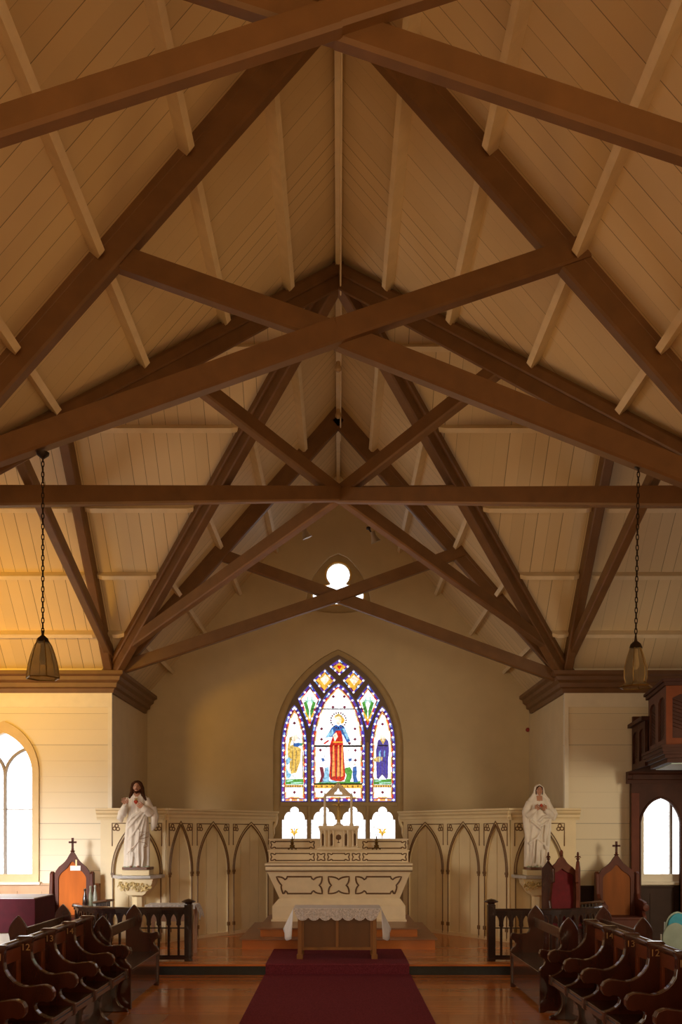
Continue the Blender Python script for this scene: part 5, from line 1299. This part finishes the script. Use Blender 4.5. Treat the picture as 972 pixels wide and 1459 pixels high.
# --- left: bearded figure, raised hand, red heart
xc, Y, z0 = bracket(-1, 'left')
t = thing('religious_statue', 'plaster statue of a bearded long-haired man in white robes, one hand raised', 'statue', (xc, Y, z0))
statue_base(t, xc, Y, z0, 0.235)
zz = z0+0.045; H = Z(1113.5, Y) - zz; k = H/1.42
b = BM()
R_ = [(0.0,-0.02,0,0.205,0.13,0.016),(0.06,-0.02,0,0.20,0.125,0.017),(0.25,-0.015,0,0.198,0.12,0.017),(0.50,0.0,0,0.195,0.12,0.015),(0.72,0.0,0,0.18,0.115,0.010),(0.86,0.0,0,0.16,0.108,0.006),(0.97,0.0,0,0.145,0.105,0.005),(1.08,0.0,0.0,0.155,0.10,0.004),(1.16,0.0,0.0,0.155,0.09,0.003),(1.21,0.0,0.0,0.10,0.07,0.0),(1.235,0.0,0.0,0.055,0.055,0.0)]
robe_rings(b, [(zz+a*k, xc+c1*k, Y+c2*k, rx*k, ry*k, fa*k) for a,c1,c2,rx,ry,fa in R_], 11, 3)
V = lambda x, y, z: Vector((xc+x*k, Y+y*k, zz+z*k))
# arms and hanging sleeves; viewer's left arm raises an open hand, the right one lies on the chest
tube(b, [V(-0.14,0,1.14), V(-0.20,-0.02,0.98), V(-0.235,-0.08,0.86)], [0.055*k,0.065*k,0.06*k], 10)
tube(b, [V(-0.235,-0.07,0.86), V(-0.20,-0.14,0.95), V(-0.165,-0.17,1.02)], [0.07*k,0.06*k,0.045*k], 10)
tube(b, [V(-0.165,-0.165,1.01), V(-0.15,-0.185,1.06)], [0.028*k,0.024*k], 8)
tube(b, [V(-0.24,-0.10,0.93), V(-0.27,-0.09,0.80), V(-0.24,-0.08,0.74)], [0.055*k,0.06*k,0.02*k], 10)
HN = BM(); hand(HN, V(-0.155,-0.185,1.04), (-0.12,-0.1,1), (0.1,-1,0.1), 0.115*k, 0.15, 1); obj('hand', HN, skinM, t, smooth=True)
tube(b, [V(0.14,0,1.14), V(0.20,-0.02,0.98), V(0.235,-0.06,0.88)], [0.055*k,0.068*k,0.065*k], 10)
tube(b, [V(0.235,-0.05,0.88), V(0.16,-0.13,0.96), V(0.11,-0.145,1.00)], [0.072*k,0.06*k,0.045*k], 10)
tube(b, [V(0.26,-0.02,1.0), V(0.285,-0.01,0.84), V(0.27,0.0,0.68), V(0.24,0.0,0.60)], [0.05*k,0.07*k,0.055*k,0.015*k], 10)
HN = BM(); hand(HN, V(0.12,-0.155,1.0), (-0.8,-0.1,0.45), (0,1,0.1), 0.11*k, 0.4, -1); obj('hand', HN, skinM, t, smooth=True)
# mantle: swag rolls across the body and hem
for (p, r) in (([V(0.13,-0.09,0.97), V(0.05,-0.125,0.90), V(-0.07,-0.125,0.82), V(-0.145,-0.07,0.74)], 0.022), ([V(0.12,-0.11,0.93), V(0.0,-0.13,0.80), V(-0.10,-0.11,0.68), V(-0.155,-0.05,0.62)], 0.020), ([V(0.13,-0.10,0.88), V(0.03,-0.13,0.66), V(-0.08,-0.12,0.50), V(-0.16,-0.05,0.42)], 0.018),
               ([V(0.14,-0.09,0.84), V(0.08,-0.125,0.55), V(-0.02,-0.13,0.34), V(-0.15,-0.08,0.22)], 0.018), ([V(0.16,-0.06,0.90), V(0.15,-0.09,0.6), V(0.13,-0.12,0.36)], 0.02), ([V(0.05,-0.125,0.62), V(0.04,-0.135,0.3), V(0.05,-0.14,0.02)], 0.016), ([V(-0.05,-0.125,0.25), V(-0.06,-0.14,0.1), V(-0.08,-0.15,0.0)], 0.018), ([V(0.11,-0.11,0.35), V(0.12,-0.12,0.15), V(0.10,-0.14,0.0)], 0.018)):
    tube(b, p, r*k, 8)
tube(b, [V(0,0.0,1.20), V(0,-0.012,1.27)], [0.045*k,0.042*k], 10)
fx, fy, fz, r = xc, Y-0.025*k, zz+1.325*k, 0.088*k
face_features(b, fx, fy, fz, r)
me = remesh(b, 0.0095, 2)
def rule(c):
    if c.z > zz+1.215*k and c.y < Y+0.03*k: return 1
    if c.z > zz+1.165*k and abs(c.x-fx) < 0.055*k*(c.z-zz-1.13*k)/(0.08*k) and c.y < Y: return 1
    return 0
painted(t, me, 'robed_body', rule, [plasterM, skinM])
eyes(t, fx, fy, fz, r)
b = BM(); ball(b, (fx,fy+0.20*r,fz+0.28*r), 1.03*r, 16, (0.98,0.95,1.0))
for e in (-1,1):
    tube(b, [(fx+e*0.15*r,fy-0.45*r,fz+1.05*r),(fx+e*0.75*r,fy-0.35*r,fz+0.60*r),(fx+e*0.95*r,fy-0.05*r,fz-0.1*r),(fx+e*0.98*r,fy+0.0*r,fz-0.9*r),(fx+e*1.15*r,fy-0.25*r,fz-1.6*r),(fx+e*(1.75 if e>0 else 1.45)*r,fy-0.5*r,fz-(2.5 if e>0 else 2.1)*r)], [0.25*r,0.32*r,0.36*r,0.40*r,0.40*r,0.14*r], 10)
    tube(b, [(fx+e*0.6*r,fy+0.5*r,fz+0.2*r),(fx+e*0.8*r,fy+0.4*r,fz-0.9*r),(fx+e*0.9*r,fy+0.35*r,fz-1.7*r)], [0.4*r,0.42*r,0.25*r], 10)
obj('hair', b, hairM, t, smooth=True)
b = BM(); tube(b, [(fx-0.62*r,fy-0.42*r,fz-0.45*r),(fx-0.45*r,fy-0.72*r,fz-0.85*r),(fx,fy-0.85*r,fz-1.05*r),(fx+0.45*r,fy-0.72*r,fz-0.85*r),(fx+0.62*r,fy-0.42*r,fz-0.45*r)], [0.08*r,0.17*r,0.26*r,0.17*r,0.08*r], 8)
tube(b, [(fx-0.30*r,fy-0.92*r,fz-0.45*r),(fx,fy-1.0*r,fz-0.37*r),(fx+0.30*r,fy-0.92*r,fz-0.45*r)], 0.06*r, 6); obj('beard', b, hairM, t, smooth=True)
b = BM(); q = V(-0.005,-0.115,1.075); ball(b, q+Vector((-0.012,0,0.008)), 0.024*k, 10); ball(b, q+Vector((0.012,0,0.008)), 0.024*k, 10); lathe(b, [(0.0,-0.04*k),(0.018*k,-0.02*k),(0.032*k,0.0),(0.02*k,0.01*k)], q, 12, 1, 0.7)
obj('red_heart', b, mat('heart_red', (0.55,0.06,0.02), 0.4), t, smooth=True)
b = BM()
for j in range(5): a = PI/2+(j-2)*0.35; tube(b, [q+Vector((0,0,0.02)), q+Vector((0.045*k*math.cos(a),-0.002,0.02+0.055*k*math.sin(a)))], [0.008*k,0.003*k], 5)
obj('flames', b, mat('flame_gilt', (0.55,0.36,0.08), 0.4), t, smooth=True)
# embroidered hem of the mantle: brown zig-zag outline
b = BM(); tube(b, [V(0.06,-0.142,0.58), V(0.20,-0.10,0.58), V(0.07,-0.145,0.50), V(0.07,-0.15,0.46), V(0.20,-0.11,0.50), V(0.20,-0.10,0.58)], 0.0045*k, 5)
tube(b, [V(0.06,-0.142,0.58), V(0.05,-0.15,0.42), V(0.16,-0.135,0.40), V(0.20,-0.11,0.35), V(0.13,-0.14,0.32)], 0.0045*k, 5); tube(b, [V(-0.16,-0.085,0.21), V(-0.07,-0.135,0.30), V(0.0,-0.145,0.36), V(0.05,-0.15,0.42)], 0.0045*k, 5)
obj('embroidered_hem', b, mat('brown_embroidery', (0.28,0.15,0.07), 0.5), t)
b = BM()
for e in (-1,1): ball(b, V(e*0.06-0.02,-0.15,0.012), 0.03*k, 10, (0.8,1.6,0.55))
obj('feet', b, skinM, t, smooth=True)

# --- right: veiled woman, hands at the heart
xc, Y, z0 = bracket(1, 'right')
t = thing('religious_statue', 'plaster statue of a veiled woman in white, both hands at her chest', 'statue', (xc, Y, z0))
statue_base(t, xc, Y, z0, 0.22)
zz = z0+0.045; H = Z(1117.5, Y) - zz; k = H/1.42
V = lambda x, y, z: Vector((xc+x*k, Y+y*k, zz+z*k))
b = BM()
R_ = [(0.0,-0.04,0,0.20,0.13,0.016),(0.10,-0.04,0,0.195,0.125,0.017),(0.30,-0.03,0,0.20,0.12,0.016),(0.52,-0.02,0,0.205,0.12,0.013),(0.74,0.0,0,0.205,0.12,0.009),(0.90,0.0,0,0.20,0.115,0.006),(1.0,0.0,0,0.175,0.11,0.004),(1.10,0.0,0.01,0.16,0.10,0.003),(1.17,0.0,0.01,0.13,0.085,0.0),(1.21,0.0,0.01,0.09,0.07,0.0),(1.24,0.0,0.0,0.05,0.05,0.0)]
robe_rings(b, [(zz+a*k, xc+c1*k, Y+c2*k, rx*k, ry*k, fa*k) for a,c1,c2,rx,ry,fa in R_], 10, 8)
for e in (-1,1):
    tube(b, [V(e*0.13,0,1.14), V(e*0.19,-0.02,0.99), V(e*0.20,-0.07,0.88)], [0.055*k,0.068*k,0.062*k], 10)
    tube(b, [V(e*0.20,-0.06,0.88), V(e*0.13,-0.14,0.94), V(e*0.085,-0.16,0.98)], [0.068*k,0.05*k,0.036*k], 10)
    tube(b, [V(e*0.085,-0.16,0.98), V(e*0.06,-0.165,1.0)], [0.024*k,0.022*k], 8)
    HN = BM(); hand(HN, V(e*0.085,-0.17,0.985), (-e*0.60,-0.05,0.60), (0,1,0.1), 0.10*k, 0.3, e); obj('hand', HN, skinM, t, smooth=True)
tube(b, [V(0.24,-0.03,1.0), V(0.265,-0.03,0.90), V(0.24,-0.03,0.80)], [0.045*k,0.06*k,0.03*k], 10)
# cloak falling on the viewer's left and its folds
tube(b, [V(-0.17,-0.02,1.12), V(-0.235,-0.03,0.95), V(-0.225,-0.04,0.70), V(-0.20,-0.05,0.42)], [0.05*k,0.06*k,0.05*k,0.025*k], 10)
for p, r in (([V(-0.16,-0.10,0.80), V(-0.05,-0.14,0.70), V(0.03,-0.14,0.62), V(-0.06,-0.15,0.50), V(-0.19,-0.10,0.40)], 0.02), ([V(0.17,-0.09,0.86), V(0.05,-0.14,0.86), V(-0.03,-0.14,0.78)], 0.022), ([V(0.16,-0.10,0.80), V(0.10,-0.135,0.76), V(-0.02,-0.145,0.68)], 0.016),
             ([V(-0.06,-0.15,0.50), V(0.05,-0.15,0.40), V(0.12,-0.13,0.32)], 0.018), ([V(-0.10,-0.14,0.45), V(-0.12,-0.14,0.2), V(-0.16,-0.12,0.02)], 0.018), ([V(-0.05,-0.14,0.45), V(-0.06,-0.15,0.2), V(-0.08,-0.15,0.02)], 0.018), ([V(0.02,-0.14,0.40), V(0.03,-0.15,0.2), V(0.02,-0.15,0.02)], 0.016), ([V(0.16,-0.07,0.75), V(0.13,-0.10,0.4), V(0.10,-0.12,0.03)], 0.018), ([V(0.09,-0.13,0.72), V(0.07,-0.14,0.5), V(0.09,-0.13,0.3)], 0.016)):
    tube(b, p, r*k, 8)
tube(b, [V(0,0.0,1.20), V(0,-0.012,1.27)], [0.042*k,0.038*k], 10)
fx, fy, fz, r = xc, Y-0.025*k, zz+1.315*k, 0.080*k
face_features(b, fx, fy, fz, r)
# veil
tube(b, [(fx-0.95*r,fy+0.05*r,fz-1.3*r),(fx-1.0*r,fy+0.0*r,fz-0.3*r),(fx-0.80*r,fy-0.15*r,fz+0.55*r),(fx,fy-0.15*r,fz+1.15*r),(fx+0.80*r,fy-0.15*r,fz+0.55*r),(fx+1.0*r,fy+0.0*r,fz-0.3*r),(fx+0.95*r,fy+0.05*r,fz-1.3*r)], [0.30*r,0.26*r,0.25*r,0.28*r,0.25*r,0.26*r,0.30*r], 8)
ball(b, (fx,fy+0.35*r,fz+0.15*r), 1.12*r, 16, (0.98,0.95,1.05))
for e in (-1,1): tube(b, [(fx+e*0.95*r,fy+0.15*r,fz-0.6*r),(fx+e*1.35*r,fy+0.2*r,fz-1.5*r),(fx+e*1.9*r,fy+0.2*r,fz-2.2*r),(fx+e*2.1*r,fy+0.1*r,fz-3.2*r)], [0.35*r,0.5*r,0.55*r,0.4*r], 10)
me = remesh(b, 0.0095, 2)
def rule(c):
    if abs(c.x-fx) < 0.62*r and c.y < fy-0.42*r and c.z < fz+0.72*r and c.z > fz-1.35*r: return 1
    if c.z < fz-1.2*r and c.z > zz+1.13*k and abs(c.x-fx) < 0.05*k: return 1
    return 0
painted(t, me, 'robed_body', rule, [plasterM, skinM])
eyes(t, fx, fy, fz, r)
b = BM()
for e in (-1,1): tube(b, [(fx,fy-0.55*r,fz+0.92*r),(fx+e*0.50*r,fy-0.50*r,fz+0.55*r),(fx+e*0.68*r,fy-0.35*r,fz-0.05*r),(fx+e*0.66*r,fy-0.25*r,fz-0.9*r)], [0.14*r,0.20*r,0.16*r,0.09*r], 8)
obj('hair', b, hairM, t, smooth=True)
b = BM(); q = V(0,-0.195,1.055); ball(b, q, 0.026*k, 10); lathe(b, [(0.0,-0.035*k),(0.02*k,-0.01*k),(0.024*k,0.0)], q, 10, 1, 0.6); obj('red_heart', b, MATS['heart_red'], t, smooth=True)
